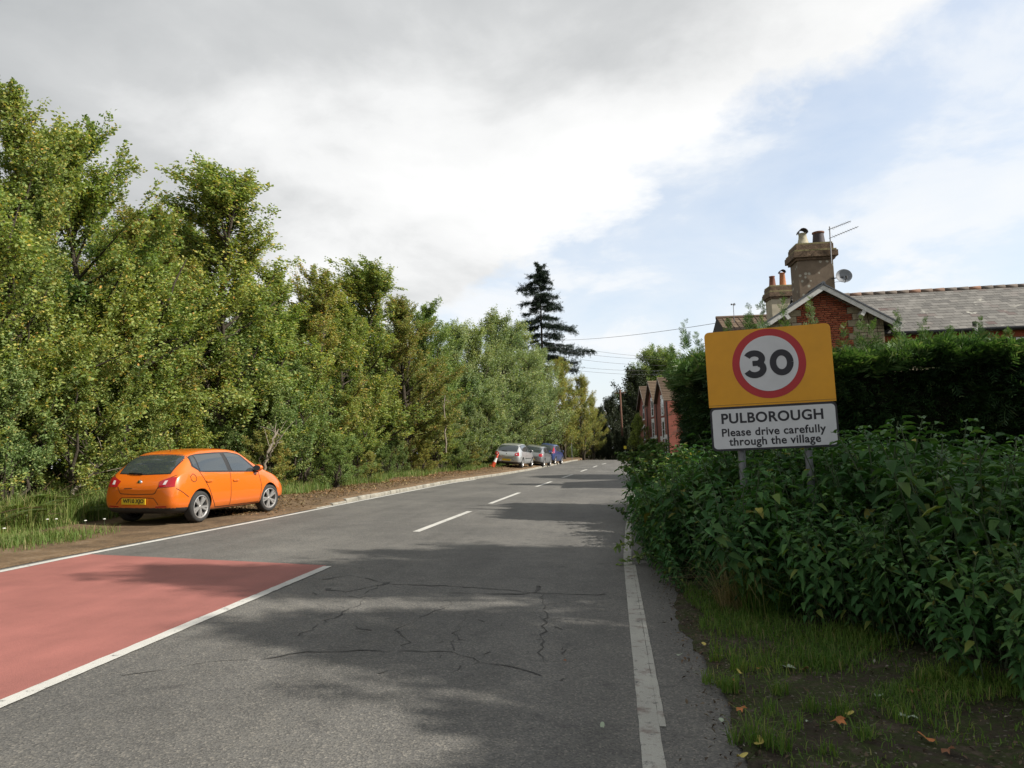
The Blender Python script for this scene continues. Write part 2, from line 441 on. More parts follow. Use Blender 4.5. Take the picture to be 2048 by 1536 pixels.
class MB:
    """collects simple shapes into one mesh"""
    def __init__(s): s.v = []; s.f = []; s.sm = False
    def add(s, vs, fs):
        o = len(s.v); s.v += [tuple(v) for v in vs]; s.f += [tuple(i + o for i in f) for f in fs]; return s
    def box(s, x0, x1, y0, y1, z0, z1, mtx=None):
        vs = [Vector((x, y, z)) for z in (z0, z1) for y in (y0, y1) for x in (x0, x1)]
        if mtx is not None: vs = [mtx @ v for v in vs]
        return s.add(vs, [(0, 2, 3, 1), (4, 5, 7, 6), (0, 1, 5, 4), (2, 6, 7, 3), (0, 4, 6, 2), (1, 3, 7, 5)])
    def tube(s, pts, rad, n=6, cap=True):
        pts = [Vector(p) for p in pts]
        rads = rad if isinstance(rad, (list, tuple)) else [rad] * len(pts)
        rings = []
        vs = []
        for i, p in enumerate(pts):
            t = (pts[min(i + 1, len(pts) - 1)] - pts[max(i - 1, 0)])
            if t.length < 1e-9: t = Vector((0, 0, 1))
            t.normalize()
            a = t.cross(Vector((0, 0, 1)) if abs(t.z) < 0.9 else Vector((1, 0, 0))).normalized()
            b = t.cross(a)
            for k in range(n):
                w = 2 * math.pi * k / n
                vs.append(p + rads[i] * (math.cos(w) * a + math.sin(w) * b))
        fs = []
        for i in range(len(pts) - 1):
            for k in range(n):
                fs.append((i * n + k, i * n + (k + 1) % n, (i + 1) * n + (k + 1) % n, (i + 1) * n + k))
        if cap:
            fs.append(tuple(range(n - 1, -1, -1))); fs.append(tuple((len(pts) - 1) * n + k for k in range(n)))
        return s.add(vs, fs)
    def lathe(s, prof, n=20, axis='z', org=(0, 0, 0), closed=False):
        vs = []; fs = []
        for (r, h) in prof:
            for k in range(n):
                w = 2 * math.pi * k / n
                c, d = r * math.cos(w), r * math.sin(w)
                p = (c, d, h) if axis == 'z' else ((c, h, d) if axis == 'y' else (h, c, d))
                vs.append((p[0] + org[0], p[1] + org[1], p[2] + org[2]))
        m = len(prof)
        for i in range(m if closed else m - 1):
            j = (i + 1) % m
            for k in range(n):
                fs.append((i * n + k, i * n + (k + 1) % n, j * n + (k + 1) % n, j * n + k))
        return s.add(vs, fs)
    def prism(s, poly, z0, z1, mtx=None):
        n = len(poly)
        vs = [Vector((x, y, z0)) for x, y in poly] + [Vector((x, y, z1)) for x, y in poly]
        if mtx is not None: vs = [mtx @ v for v in vs]
        return s.add(vs, [tuple(range(n - 1, -1, -1)), tuple(range(n, 2 * n))] + [(i, (i + 1) % n, n + (i + 1) % n, n + i) for i in range(n)])
    def mesh(s, name, fix=True):
        me = bpy.data.meshes.new(name)
        me.from_pydata(s.v, [], s.f)
        if fix:
            bm = bmesh.new(); bm.from_mesh(me)
            bmesh.ops.recalc_face_normals(bm, faces=bm.faces); bm.to_mesh(me); bm.free()
        if s.sm: me.polygons.foreach_set('use_smooth', [True] * len(me.polygons))
        me.update()
        return me
    def build(s, name, mat, parent=None, smooth=False, bevel=0.0):
        s.sm = smooth
        me = s.mesh(name)
        if bevel > 0:
            bm = bmesh.new(); bm.from_mesh(me)
            bmesh.ops.bevel(bm, geom=bm.edges[:], offset=bevel, segments=2, affect='EDGES', profile=0.6)
            bm.to_mesh(me); bm.free()
        return link(name, me, parent, mat)


def text_mesh(body, size, offset=0.0, spacing=1.0, align='CENTER', extrude=0.0):
    cu_ = bpy.data.curves.new('lettering', 'FONT')
    cu_.body = body; cu_.size = size; cu_.offset = offset; cu_.space_character = spacing
    cu_.align_x = align; cu_.align_y = 'CENTER'; cu_.extrude = extrude; cu_.resolution_u = 6
    o = bpy.data.objects.new('lettering', cu_)
    COL.objects.link(o)
    dg = bpy.context.evaluated_depsgraph_get()
    me = bpy.data.meshes.new_from_object(o.evaluated_get(dg))
    bpy.data.objects.remove(o); bpy.data.curves.remove(cu_)
    return me


def frame(origin, ex, ey=None, ez=None):
    """matrix with x axis ex and up vector ez"""
    ex = Vector(ex).normalized(); ez = Vector(ez or (0, 0, 1)).normalized()
    ey = ez.cross(ex).normalized(); ez = ex.cross(ey)
    m = Matrix.Identity(4)
    for i in range(3):
        m[i][0] = ex[i]; m[i][1] = ey[i]; m[i][2] = ez[i]; m[i][3] = origin[i]
    return m

# ================================================================== the setting
def sheet(name, ys, cols, zf, mat, parent=None, kind=None):
    """grid over y rows; cols = list of functions of y giving x"""
    V = []; Fq = []
    for y in ys:
        for c in cols:
            x = c(y); V.append((x, y, zf(x, y)))
    n = len(cols)
    for i in range(len(ys) - 1):
        for j in range(n - 1):
            a = i * n + j
            Fq.append((a, a + 1, a + n + 1, a + n))
    o = link(name, mesh_np(name, V, np.array(Fq), True), parent, mat)
    if kind: o['kind'] = kind
    return o


YS = list(np.arange(-12, 60, 1.0)) + list(np.arange(60, 131, 2.0))
const = lambda v: (lambda y: v)
# ground sheet reaching the horizon, below everything else
gy = [-900, -300, -100, -40] + list(np.arange(-12, 132, 4.0)) + [160, 250, 500, 1200]
gx = [-900, -300, -120, -60, -40, -28, -20, -14, -10, -6, -2, 2, 6, 10, 14, 20, 30, 45, 80, 200, 900]
sheet('ground', gy, [const(v) for v in gx], lambda x, y: base_z(x, min(y, 140)) - 0.14, 'wood_floor', kind='structure')
# carriageway
rd = lambda k: (lambda y: (yl_(y) - 0.12) * (1 - k) + (yr_(y) + 0.42 + 0.05 * math.sin(y * 1.7)) * k)
road = sheet('road', YS, [rd(k) for k in np.linspace(0, 1, 14)], lambda x, y: base_z(x, y), 'asphalt', kind='structure')
# left verge (lay-by soil and leaf litter), right verge (soil under the nettles)
lv = lambda d: (lambda y: yl_(y) - 0.1 - d)
left_verge = sheet('left_verge', YS, [lv(d) for d in (0.0, 0.05, 0.4, 0.9, 1.5, 2.1, 2.7, 3.4, 4.2, 5.2, 8, 14, 30)],
                   lambda x, y: ground_z(x, y) + 0.006 + 0.035 * mnoise.noise(Vector((x * .7, y * .7, 0))) * sstep(0.05, 1, yl_(y) - x), 'litter_ground', kind='structure')
rv = lambda d: (lambda y: yr_(y) + 0.38 + 0.05 * math.sin(y * 1.7) + (0.06 * mnoise.noise(Vector((0, y * 2.3, 1))) + 0.05 * mnoise.noise(Vector((0, y * 7.0, 2)))) * (1 - min(1, d)) + d)
YR = list(np.arange(-12, 1.5, 0.5)) + list(np.arange(1.5, 12, 0.07)) + list(np.arange(12, 21, 0.5))
right_verge = sheet('right_verge', YR, [rv(d) for d in (0.0, 0.08, 0.25, 0.5, 0.8, 1.2, 1.7, 2.3, 3, 4, 6, 9, 14, 30)],
                    lambda x, y: ground_z(x, y) + 0.004 + 0.03 * sstep(0.4, .9, x - yr_(y)) * mnoise.noise(Vector((x * 1.3, y * 1.3, 3))), 'soil', kind='structure')


def strip(name, pts, w, mat, dz=0.006, parent=road, jag=0.0):
    """flat painted strip along ground points"""
    V = []; Fq = []
    for i, p in enumerate(pts):
        a = Vector(pts[max(i - 1, 0)]); b = Vector(pts[min(i + 1, len(pts) - 1)])
        t = (b - a).normalized(); s = Vector((t.y, -t.x)).normalized()
        ww = w[i] if isinstance(w, (list, tuple)) else w
        for k in (-0.5, 0.5):
            q = Vector(p) + s * ww * k * (1 + jag * random.uniform(-1, 1))
            V.append((q.x, q.y, base_z(q.x, q.y) + dz))
        if i: Fq.append((2 * i - 2, 2 * i - 1, 2 * i + 1, 2 * i))
    return link(name, mesh_np(name, V, np.array(Fq)), parent, mat)


def along(f, y0, y1, step=0.25):
    n = max(2, int((y1 - y0) / step))
    return [(f(y), y) for y in np.linspace(y0, y1, n)]


strip('edge_line', along(lambda y: yl_(y) + 0.06, -10, 33, 0.4), 0.12, 'white_paint', jag=0.06)
strip('edge_line', along(lambda y: yr_(y) - 0.035, -10, 15.3, 0.12), 0.108, 'white_paint_dirty', 0.004, jag=0.035)
strip('edge_line_patch', along(lambda y: yr_(y) + 0.038, 4.1, 9.5, 0.1), 0.034, 'white_paint_dirty', 0.0055, jag=0.12)
for y in np.arange(15.9, 26.5, 1.62):
    strip('junction_dash', along(yr_, y, y + 0.75, 0.3), 0.22, 'white_paint')
for d in (0.0, 0.24):
    strip('yellow_line', along(lambda y: yr_(y) + 0.05 + d, 27.5, 70, 0.5), 0.09, 'yellow_paint')
# lane line beside the red surface and centre dashes
strip('lane_line', along(lambda y: -3.605, -10, 8.85, 0.10), 0.112, 'white_paint', 0.008, jag=0.08)
for a, b in ((12.6, 16.7), (19.0, 23.6), (27.2, 31.2), (35, 39.5), (44, 48), (53, 57), (62, 66)):
    strip('centre_dash', along(yc_, a, b, 0.4), 0.13, 'white_paint', 0.007)
# red surfaced patch with a square far end
V = []; Fq = []
rows = np.linspace(-10, 8.92, 40); cols = np.linspace(0, 1, 8)
for y in rows:
    for k in cols:
        x = (yl_(y) + 0.13) * (1 - k) + (-3.65) * k
        yy = y + (0.55 * (1 - k) if y > 8.85 else 0)
        V.append((x, yy, base_z(x, yy) + 0.005))
n = len(cols)
Fq = [(i * n + j, i * n + j + 1, (i + 1) * n + j + 1, (i + 1) * n + j) for i in range(len(rows) - 1) for j in range(n - 1)]
link('red_surface', mesh_np('red_surface', V, np.array(Fq)), road, 'red_surface')


def crack(pix, w=0.03, wob=0.05, seed=0):
    rnd = random.Random(seed)
    P = [on_ground(*p) for p in pix]
    pts = []
    for a, b in zip(P[:-1], P[1:]):
        n = max(2, int((b - a).length / 0.09))
        for i in range(n):
            q = a.lerp(b, i / n)
            pts.append((q.x + rnd.uniform(-wob, wob), q.y + rnd.uniform(-wob, wob)))
    ws = [w * rnd.choice((.3, .5, .8, 1.2, .2)) * rnd.uniform(.7, 1.2) for _ in pts]
    strip('crack', pts, ws, 'crack', 0.004)


crack([(640, 1160), (700, 1150), (780, 1168), (900, 1172), (1000, 1180), (1075, 1186), (1160, 1190), (1235, 1188)], 0.035, 0.035, 1)
crack([(650, 1178), (690, 1184), (760, 1170), (800, 1160)], 0.05, 0.03, 2)
crack([(900, 1186), (1000, 1188), (1078, 1188)], 0.04, 0.03, 3)
crack([(530, 1318), (610, 1304), (720, 1302), (820, 1303), (905, 1303), (960, 1325), (1040, 1338), (1110, 1358)], 0.022, 0.02, 4)
crack([(240, 1352), (330, 1340), (420, 1322), (530, 1318)], 0.013, 0.02, 5)
crack([(1085, 1188), (1092, 1240), (1080, 1290), (1090, 1340)], 0.014, 0.03, 6)
crack([(760, 1170), (700, 1220), (640, 1250), (580, 1280)], 0.014, 0.05, 7)
crack([(820, 1303), (800, 1260), (850, 1235), (910, 1200)], 0.013, 0.05, 8)
crack([(910, 1300), (915, 1260), (945, 1215)], 0.011, 0.04, 9)
crack([(1070, 1186), (1076, 1172), (1090, 1180)], 0.05, 0.03, 10)
for i in range(26):
    x, y = random.uniform(620, 1150), random.uniform(1175, 1420)
    crack([(x, y), (x + random.uniform(-40, 40), y + random.uniform(5, 14))], 0.014, 0.03, 20 + i)

# kerb of separate concrete stones along the left verge
kerb = empty('kerb', (0, 0, 0)); kerb['kind'] = 'structure'
y = 17.2
ki = 0
while y < 78:
    y2 = y + 0.90
    a = Vector((yl_(y) - 0.10, y)); b = Vector((yl_(y2) - 0.10, y2))
    h = 0.10 * sstep(16.8, 19.5, y)  + 0.012
    t = (b - a).normalized(); s = Vector((-t.y, t.x)); g = 0.012
    rr = random.uniform
    prof = [(0.0, -0.1), (0.0, h - 0.03), (0.02, h - 0.006), (0.05, h), (0.13, h), (0.13, -0.1)]
    vs = []; fs = []
    dz = rr(-.006, .006); ds = rr(-.006, .006)
    for q, e in ((a + t * g, 0), (b - t * g, 1)):
        for (d, z) in prof:
            p = q + s * (d - 0.03 + ds); vs.append((p.x, p.y, base_z(p.x, p.y) + z + dz))
    m = len(prof)
    fs = [(i, (i + 1) % m, m + (i + 1) % m, m + i) for i in range(m)] + [tuple(range(m - 1, -1, -1)), tuple(range(m, 2 * m))]
    mb = MB(); mb.add(vs, fs); mb.build('kerb_stone', 'concrete', kerb)
    y = y2; ki += 1

# ================================================================== cars
def carpaint(name, col, metal=0.0, rough=0.32):
    m, nt, b = newmat(name)
    v = objcoord(nt)
    f = noise(nt, v, 3.0, 5, 0.6)
    b.inputs['Roughness'].default_value = rough
    b.inputs['Metallic'].default_value = metal
    b.inputs['Coat Weight'].default_value = 0.8
    b.inputs['Coat Roughness'].default_value = 0.05
    sp = nt.nodes.new('ShaderNodeSeparateXYZ'); nt.links.new(v, sp.inputs[0])
    # road dust low on the body
    d = math_n(nt, 'MULTIPLY', math_n(nt, 'MULTIPLY_ADD', sp.outputs[2], -2.2, 1.0, clamp=True), math_n(nt, 'MULTIPLY_ADD', f, 0.9, 0.0))
    nt.links.new(mix(nt, d, col, (0.16, 0.13, 0.10)), b.inputs['Base Color'])
    return m


MT['glass'] = plain('dark_car_glass', (0.035, 0.044, 0.048), 0.03, 0, 0.3, 1.0)
MT['plastic'] = plain('black_plastic', (0.022, 0.022, 0.023), 0.55, var=0.2)
MT['gap'] = plain('panel_gap', (0.02, 0.012, 0.008), 0.8)
MT['rubber'] = plain('tyre_rubber', (0.030, 0.029, 0.028), 0.85, var=0.3, vscale=30)
MT['alloy'] = plain('alloy_wheel', (0.52, 0.51, 0.50), 0.35, 0.7)
MT['well'] = plain('wheel_well', (0.012, 0.012, 0.012), 0.95)
MT['red_lens'] = plain('red_lamp_lens', (0.33, 0.006, 0.014), 0.10, 0, 0.6)
MT['clear_lens'] = plain('clear_lamp_lens', (0.62, 0.55, 0.55), 0.12, 0, 0.6)
MT['plate_yellow'] = plain('yellow_number_plate', (0.62, 0.42, 0.02), 0.45)
MT['plate_ink'] = plain('number_plate_ink', (0.012, 0.012, 0.012), 0.5)
MT['chrome'] = plain('chrome_badge', (0.62, 0.62, 0.63), 0.18, 1.0)
MT['seat_cloth'] = plain('seat_cloth', (0.03, 0.03, 0.032), 0.9)


def evaluated(o):
    dg = bpy.context.evaluated_depsgraph_get()
    return bpy.data.meshes.new_from_object(o.evaluated_get(dg))


def resample(poly, n):
    P = [Vector(p) for p in poly]
    L = [0]
    for a, b in zip(P[:-1], P[1:]): L.append(L[-1] + (b - a).length)
    outp = []
    for i in range(n):
        s = L[-1] * i / (n - 1)
        for k in range(len(P) - 1):
            if s <= L[k + 1] + 1e-9:
                t = (s - L[k]) / max(1e-9, L[k + 1] - L[k]); outp.append(P[k].lerp(P[k + 1], t)); break
    return outp


def build_car(sp, name, label, mw, paint):
    """sp: stations (x, z_bottom, z_mid, z_belt, z_top, w_bottom, w_mid, w_belt, w_top); x forward, y left"""
    root = empty(name, mw=mw)
    tag(root, label, 'car')
    rings = []
    for (x, zb, zm, zs, zt, wb, wm, ws, wt) in sp['st']:
        zt2 = max(zt, zs + 0.012)
        half = [(0, zb), (wb * 0.86, zb), (wb, zb + 0.05), (wm * 0.985, zb + (zm - zb) * 0.45), (wm, zm),
                (ws * 0.5 + wm * 0.5 + 0.008, zm + (zs - zm) * 0.6), (ws, zs),
                (ws * 0.93 + wt * 0.07 - 0.012, zs + (zt2 - zs) * 0.10), (ws * 0.45 + wt * 0.55 + 0.02, zs + (zt2 - zs) * 0.55),
                (wt + 0.01, zs + (zt2 - zs) * 0.90), (wt * 0.82, zs + (zt2 - zs) * 0.975), (wt * 0.4, zt2), (0, zt2)]
        ring = [(x, y, z) for y, z in half] + [(x, -y, z) for y, z in half[-2:0:-1]]
        rings.append(ring)
    n = len(rings[0])
    V = [p for r in rings for p in r]
    Fq = [(i * n + k, i * n + (k + 1) % n, (i + 1) * n + (k + 1) % n, (i + 1) * n + k) for i in range(len(rings) - 1) for k in range(n)]
    me = bpy.data.meshes.new('body')
    bm = bmesh.new()
    bv = [bm.verts.new(v) for v in V]
    for f in Fq: bm.faces.new([bv[i] for i in f])
    for r, flip in ((0, 1), (len(rings) - 1, 0)):
        idx = list(range(r * n, r * n + n))
        h = n // 2
        # cap with quads across
        for k in range(h):
            a, b = idx[k], idx[k + 1]; c, d = idx[(n - k - 1) % n], idx[(n - k) % n]
            q = []
            for w in (a, b, c, d):
                if bv[w] not in q: q.append(bv[w])
            if len(q) > 2:
                try: bm.faces.new(q)
                except ValueError: pass
    bmesh.ops.recalc_face_normals(bm, faces=bm.faces)
    bm.to_mesh(me); bm.free()
    tmp = bpy.data.objects.new('tmp', me); COL.objects.link(tmp)
    ss = tmp.modifiers.new('s', 'SUBSURF'); ss.levels = 3; ss.render_levels = 3
    full = evaluated(tmp)                                     # before the wheel arches are cut
    bmf = bmesh.new(); bmf.from_mesh(full); bvh = BVHTree.FromBMesh(bmf); bmf.free()
    rw = sp['rw']
    cut = MB()
    for ax in (sp['fx'], sp['rx']):
        for s in (1, -1):
            y0, y1 = (sp['tr'] - 0.20) * s, (sp['tr'] + 0.35) * s
            cut.lathe([(0.0001, y0), (rw + 0.045, y0), (rw + 0.045, y1), (0.0001, y1)], 32, 'y', (ax, 0, rw + 0.01))
    cme = cut.mesh('cut'); cme.materials.append(MT['well'])
    bmc = bmesh.new(); bmc.from_mesh(cme); bmesh.ops.remove_doubles(bmc, verts=bmc.verts, dist=0.001)
    bmesh.ops.recalc_face_normals(bmc, faces=bmc.faces); bmc.to_mesh(cme); bmc.free()
    co = bpy.data.objects.new('cut', cme); COL.objects.link(co)
    me.materials.append(paint); me.materials.append(MT['plastic']); me.materials.append(MT['well'])
    bo = tmp.modifiers.new('b', 'BOOLEAN'); bo.operation = 'DIFFERENCE'; bo.object = co; bo.solver = 'EXACT'
    body_me = evaluated(tmp)
    bpy.data.objects.remove(tmp); bpy.data.objects.remove(co)
    body_me.materials.clear()
    for m_ in (paint, MT['plastic'], MT['well']): body_me.materials.append(m_)
    for p in body_me.polygons:
        c = p.center; p.use_smooth = True; p.material_index = 0
        inarch = False
        for ax in (sp['fx'], sp['rx']):
            d = math.hypot(c.x - ax, c.z - rw - 0.01)
            if d < rw + 0.05 and abs(c.y) < sp['tr'] + 0.09:
                nrad = Vector((ax - c.x, 0, rw + 0.01 - c.z)).normalized()
                if p.normal.dot(nrad) > 0.6 or (d < rw + 0.03 and abs(p.normal.y) > 0.8 and abs(c.y) < sp['tr'] - 0.15): inarch = True
        if inarch: p.material_index = 2; p.use_smooth = False
        elif p.normal.z < -0.86 and c.z < 0.4: p.material_index = 1
        elif c.z < sp.get('valance', 0.3) and (c.x < sp['rx'] - rw or c.x > sp['fx'] + rw): p.material_index = 1
    body = link('body', body_me, root)

    def cast(p, d):
        h = bvh.ray_cast(Vector(p), Vector(d).normalized())
        return h[0]

    def patch(nm, lo, hi, side, mat, off=0.006, nu=14, nv=8, parent=root):
        """surface patch between two curves; side '+y','-y' curves in (x,z); 'back'/'front' curves in (y,z)"""
        A = resample(lo, nu); B = resample(hi, nu)
        vs = []; last = None
        for j in range(nv):
            for i in range(nu):
                q = A[i].lerp(B[i], j / (nv - 1))
                if side in ('+y', '-y'):
                    s = 1 if side == '+y' else -1
                    h = cast((q.x, 3 * s, q.y), (0, -s, 0)); o = Vector((0, s * off, 0))
                else:
                    s = -1 if side == 'back' else 1
                    h = cast((4 * s, q.x, q.y), (-s, 0, 0)); o = Vector((s * off, 0, 0))
                if h is None:
                    h = last if last is not None else Vector((0, 0, 0))
                    h = h - o * 0
                    vs.append(h.copy()); continue
                last = h + o
                vs.append(h + o)
        fs = [(j * nu + i, j * nu + i + 1, (j + 1) * nu + i + 1, (j + 1) * nu + i) for j in range(nv - 1) for i in range(nu - 1)]
        mb = MB(); mb.add(vs, fs); mb.sm = True
        me = mb.mesh(nm)
        return link(nm, me, parent, mat)

    def line(nm, pts, side, w=0.012, mat='gap', off=0.004, parent=root):
        P = resample(pts, 26); lo = []; hi = []
        for i, p in enumerate(P):
            t = (P[min(i + 1, 25)] - P[max(i - 1, 0)]).normalized(); s = Vector((-t.y, t.x)) * w / 2
            lo.append(p - s); hi.append(p + s)
        return patch(nm, lo, hi, side, mat, off, 26, 2, parent)

    for s in ('+y', '-y'):
        for kind, lo, hi in sp['side']:
            if kind == 'trim': patch('window_surround', lo, hi, s, 'plastic', 0.004, 22, 8)
            elif kind == 'pane': patch('side_window', lo, hi, s, 'glass', 0.009, 14, 8)
            elif kind == 'lamp': patch('tail_lamp', lo, hi, s, 'red_lens', 0.010, 8, 6)
            elif kind == 'rub': patch('rubbing_strip', lo, hi, s, 'plastic', 0.014, 12, 3)
        for pts in sp['seams']: line('panel_seam', pts, s)
        for (x, z) in sp['handles']:
            sg = 1 if s == '+y' else -1
            h = cast((x, 3 * sg, z), (0, -sg, 0))
            mb = MB(); mb.box(x - 0.085, x + 0.085, h.y - 0.01, h.y + 0.028 * sg, z - 0.018, z + 0.022)
            mb.build('door_handle', paint, root, True, 0.008)
        # door mirror
        sg = 1 if s == '+y' else -1
        mx, mz = sp['mirror']
        h = cast((mx, 3 * sg, mz), (0, -sg, 0))
        mb = MB()
        prof = [(0.001, -0.07), (0.075, -0.06), (0.098, -0.01), (0.085, 0.05), (0.045, 0.095), (0.001, 0.105)]
        mb.lathe(prof, 14, 'x', (0, 0, 0))
        mb.v = [(mx + v[0] * 0.85, h.y + sg * 0.11 + v[1] * 1.15, mz + 0.06 + v[2] * 0.78) for v in mb.v]
        wm = mb.build('door_mirror', paint, root, True)
        mb = MB(); mb.box(mx - 0.03, mx + 0.035, min(h.y - .02 * sg, h.y + .1 * sg), max(h.y - .02 * sg, h.y + .1 * sg), mz - 0.04, mz + 0.02)
        mb.build('mirror_arm', 'plastic', wm)
        mb = MB(); mb.lathe([(0.001, 0), (0.085, 0)], 14, 'x', (0, 0, 0))
        mb.v = [(mx - 0.062, h.y + sg * 0.11 + v[1] * 1.05, mz + 0.06 + v[2] * 0.7) for v in mb.v]
        mb.build('mirror_glass', 'glass', wm)
    # rear
    for kind, lo, hi in sp['rear']:
        if kind == 'pane':
            g = patch('rear_window', lo, hi, 'back', 'glass', 0.010, 18, 8)
        elif kind == 'trim': patch('rear_window_surround', lo, hi, 'back', 'plastic', 0.005, 18, 8)
        elif kind == 'lamp': patch('tail_lamp', lo, hi, 'back', 'red_lens', 0.011, 10, 6)
        elif kind == 'lamp2': patch('lamp_lens', lo, hi, 'back', 'clear_lens', 0.016, 6, 5)
        elif kind == 'dark': patch('bumper_recess', lo, hi, 'back', paint, 0.004, 10, 4)
        elif kind == 'reflector': patch('reflector', lo, hi, 'back', 'red_lens', 0.008, 8, 3)
    for pts in sp['rear_seams']: line('tailgate_seam', pts, 'back', 0.012)
    # wiper
    if 'wiper' in sp:
        (y0, z0), (y1, z1) = sp['wiper']
        a = cast((-4, y0, z0), (1, 0, 0)); b = cast((-4, y1, z1), (1, 0, 0))
        mb = MB(); mb.tube([a + Vector((-.03, 0, 0)), a.lerp(b, .5) + Vector((-.035, 0, .008)), b + Vector((-.022, 0, 0))], 0.013, 5); mb.build('wiper', 'plastic', root)
    # badge
    bz = sp['badge']
    h = cast((-4, 0, bz), (1, 0, 0))
    mb = MB(); mb.lathe([(0.001, -0.012), (0.045, -0.010), (0.05, 0.0), (0.05, 0.012)], 16, 'x', tuple(h)); mb.build('badge', 'chrome', root, True)
    # number plate
    pz, py = sp['plate']
    h = cast((-4, py, pz), (1, 0, 0))
    px = h.x - 0.022
    mb = MB(); mb.box(px - 0.008, px + 0.01, py - 0.26, py + 0.26, pz - 0.0555, pz + 0.0555)
    pl_ = mb.build('number_plate', 'plate_yellow', root)
    if sp.get('reg'):
        tm = text_mesh(sp['reg'], 0.098, 0.0035, 1.0)
        wv = np.zeros(len(tm.vertices) * 3, np.float32); tm.vertices.foreach_get('co', wv); wv = wv.reshape(-1, 3)
        k = 0.46 / (wv[:, 0].max() - wv[:, 0].min())
        nv_ = np.stack([np.full(len(wv), px - 0.011), py - (wv[:, 0] - (wv[:, 0].max() + wv[:, 0].min()) / 2) * k, pz + (wv[:, 1] - (wv[:, 1].max() + wv[:, 1].min()) / 2) * 1.02], 1)
        tm.vertices.foreach_set('co', nv_.astype(np.float32).ravel())
        tm.materials.clear(); tm.materials.append(MT['plate_ink']); tm.update()
        link('registration', tm, pl_)
    # front
    for kind, lo, hi in sp['front']:
        patch({'pane': 'windscreen', 'lamp': 'headlamp', 'grille': 'grille'}[kind], lo, hi, 'front', {'pane': 'glass', 'lamp': 'clear_lens', 'grille': 'plastic'}[kind], 0.008, 14, 8)
    # aerial
    if 'aerial' in sp:
        h = cast((sp['aerial'], 0, 3), (0, 0, -1))
        mb = MB(); mb.tube([h, h + Vector((-0.10, 0, 0.16))], 0.006, 5); mb.build('aerial', 'plastic', root)
    # wheels
    tw = sp['tw'] / 2; rr = sp['rim']
    ty = MB(); ty.lathe([(rr, -tw * .9), (rr + 0.015, -tw), (rw - 0.03, -tw), (rw - 0.008, -tw * .8), (rw, -tw * .45), (rw, tw * .45), (rw - 0.008, tw * .8), (rw - 0.03, tw), (rr + 0.015, tw), (rr, tw * .9)], 36, 'y')
    ty.sm = True; tyre_me = ty.mesh('tyre')
    rm = MB()
    rm.lathe([(rr + 0.004, tw * .93), (rr - 0.008, tw * .97), (rr - 0.022, tw * .80), (rr - 0.03, -tw * .5), (rr - 0.03, -tw * .55)], 36, 'y')
    rm.lathe([(0.001, tw * .82), (0.030, tw * .82), (0.045, tw * .70), (0.05, tw * .3)], 16, 'y')
    for k in range(sp['spokes']):
        for dd in ((-0.17, 0.17) if sp.get('double') else (0,)):
            w0 = 2 * math.pi * k / sp['spokes'] + 0.3
            a0 = w0 + dd * 0.6; a1 = w0 + dd
            p0 = Vector((math.cos(a0) * 0.035, tw * .74, math.sin(a0) * 0.035)); p1 = Vector((math.cos(a1) * (rr - 0.012), tw * .80, math.sin(a1) * (rr - 0.012)))
            d_ = (p1 - p0).normalized(); s_ = Vector((0, 1, 0)).cross(d_).normalized()
            hw0, hw1 = (0.020, 0.026) if sp.get('double') else (0.030, 0.036)
            yv = Vector((0, 0.02, 0))
            vs = [p0 - s_ * hw0 - yv, p0 + s_ * hw0 - yv, p1 + s_ * hw1 - yv, p1 - s_ * hw1 - yv, p0 - s_ * hw0 * .7 + yv * .4, p0 + s_ * hw0 * .7 + yv * .4, p1 + s_ * hw1 * .8 + yv * .4, p1 - s_ * hw1 * .8 + yv * .4]
            rm.add(vs, [(0, 1, 2, 3), (4, 7, 6, 5), (0, 4, 5, 1), (1, 5, 6, 2), (2, 6, 7, 3), (3, 7, 4, 0)])
    rim_me = rm.mesh('rim')
    dk = MB(); dk.lathe([(0.001, 0), (rr - 0.02, 0)], 24, 'y', (0, tw * 0.15, 0)); disc_me = dk.mesh('brake_disc')
    for ax in (sp['fx'], sp['rx']):
        for s in (1, -1):
            w = empty('wheel'); w.parent = root
            w.location = (ax, s * (sp['tr'] - 0.0), rw + 0.005)
            w.rotation_euler = (random.uniform(0, 1) * 0, random.uniform(0, 6.28), 0) if s == 1 else (0, random.uniform(0, 6.28), math.pi)
            if ax == sp['fx'] and sp.get('steer'): w.rotation_euler = (0, 0.4, sp['steer'] + (0 if s == 1 else math.pi))
            for nm, m_, mt in (('tyre', tyre_me, 'rubber'), ('rim', rim_me, 'alloy'), ('brake_disc', disc_me, 'well')):
                link(nm, m_, w, mt)
    return root


def car_frame(rear_xy, front_xy, half_track, rx, fx):
    """from the ground points of the right-hand rear and front wheels"""
    a = Vector(rear_xy); b = Vector(front_xy)
    d = (b - a).normalized(); left = Vector((-d.y, d.x))
    c = a + d * (-rx) + left * half_track
    gz = lambda p: ground_z(p.x, p.y) + 0.012
    zf = gz(c + d * fx); zr = gz(c + d * rx); zl = gz(c + left * half_track); zr_ = gz(c - left * half_track)
    ex = Vector((d.x * (fx - rx), d.y * (fx - rx), zf - zr)).normalized()
    ey = Vector((left.x * 2 * half_track, left.y * 2 * half_track, zl - zr_)).normalized()
    ez = ex.cross(ey).normalized()
    return frame((c.x, c.y, (zf + zr + zl + zr_) / 4), ex, None, ez)


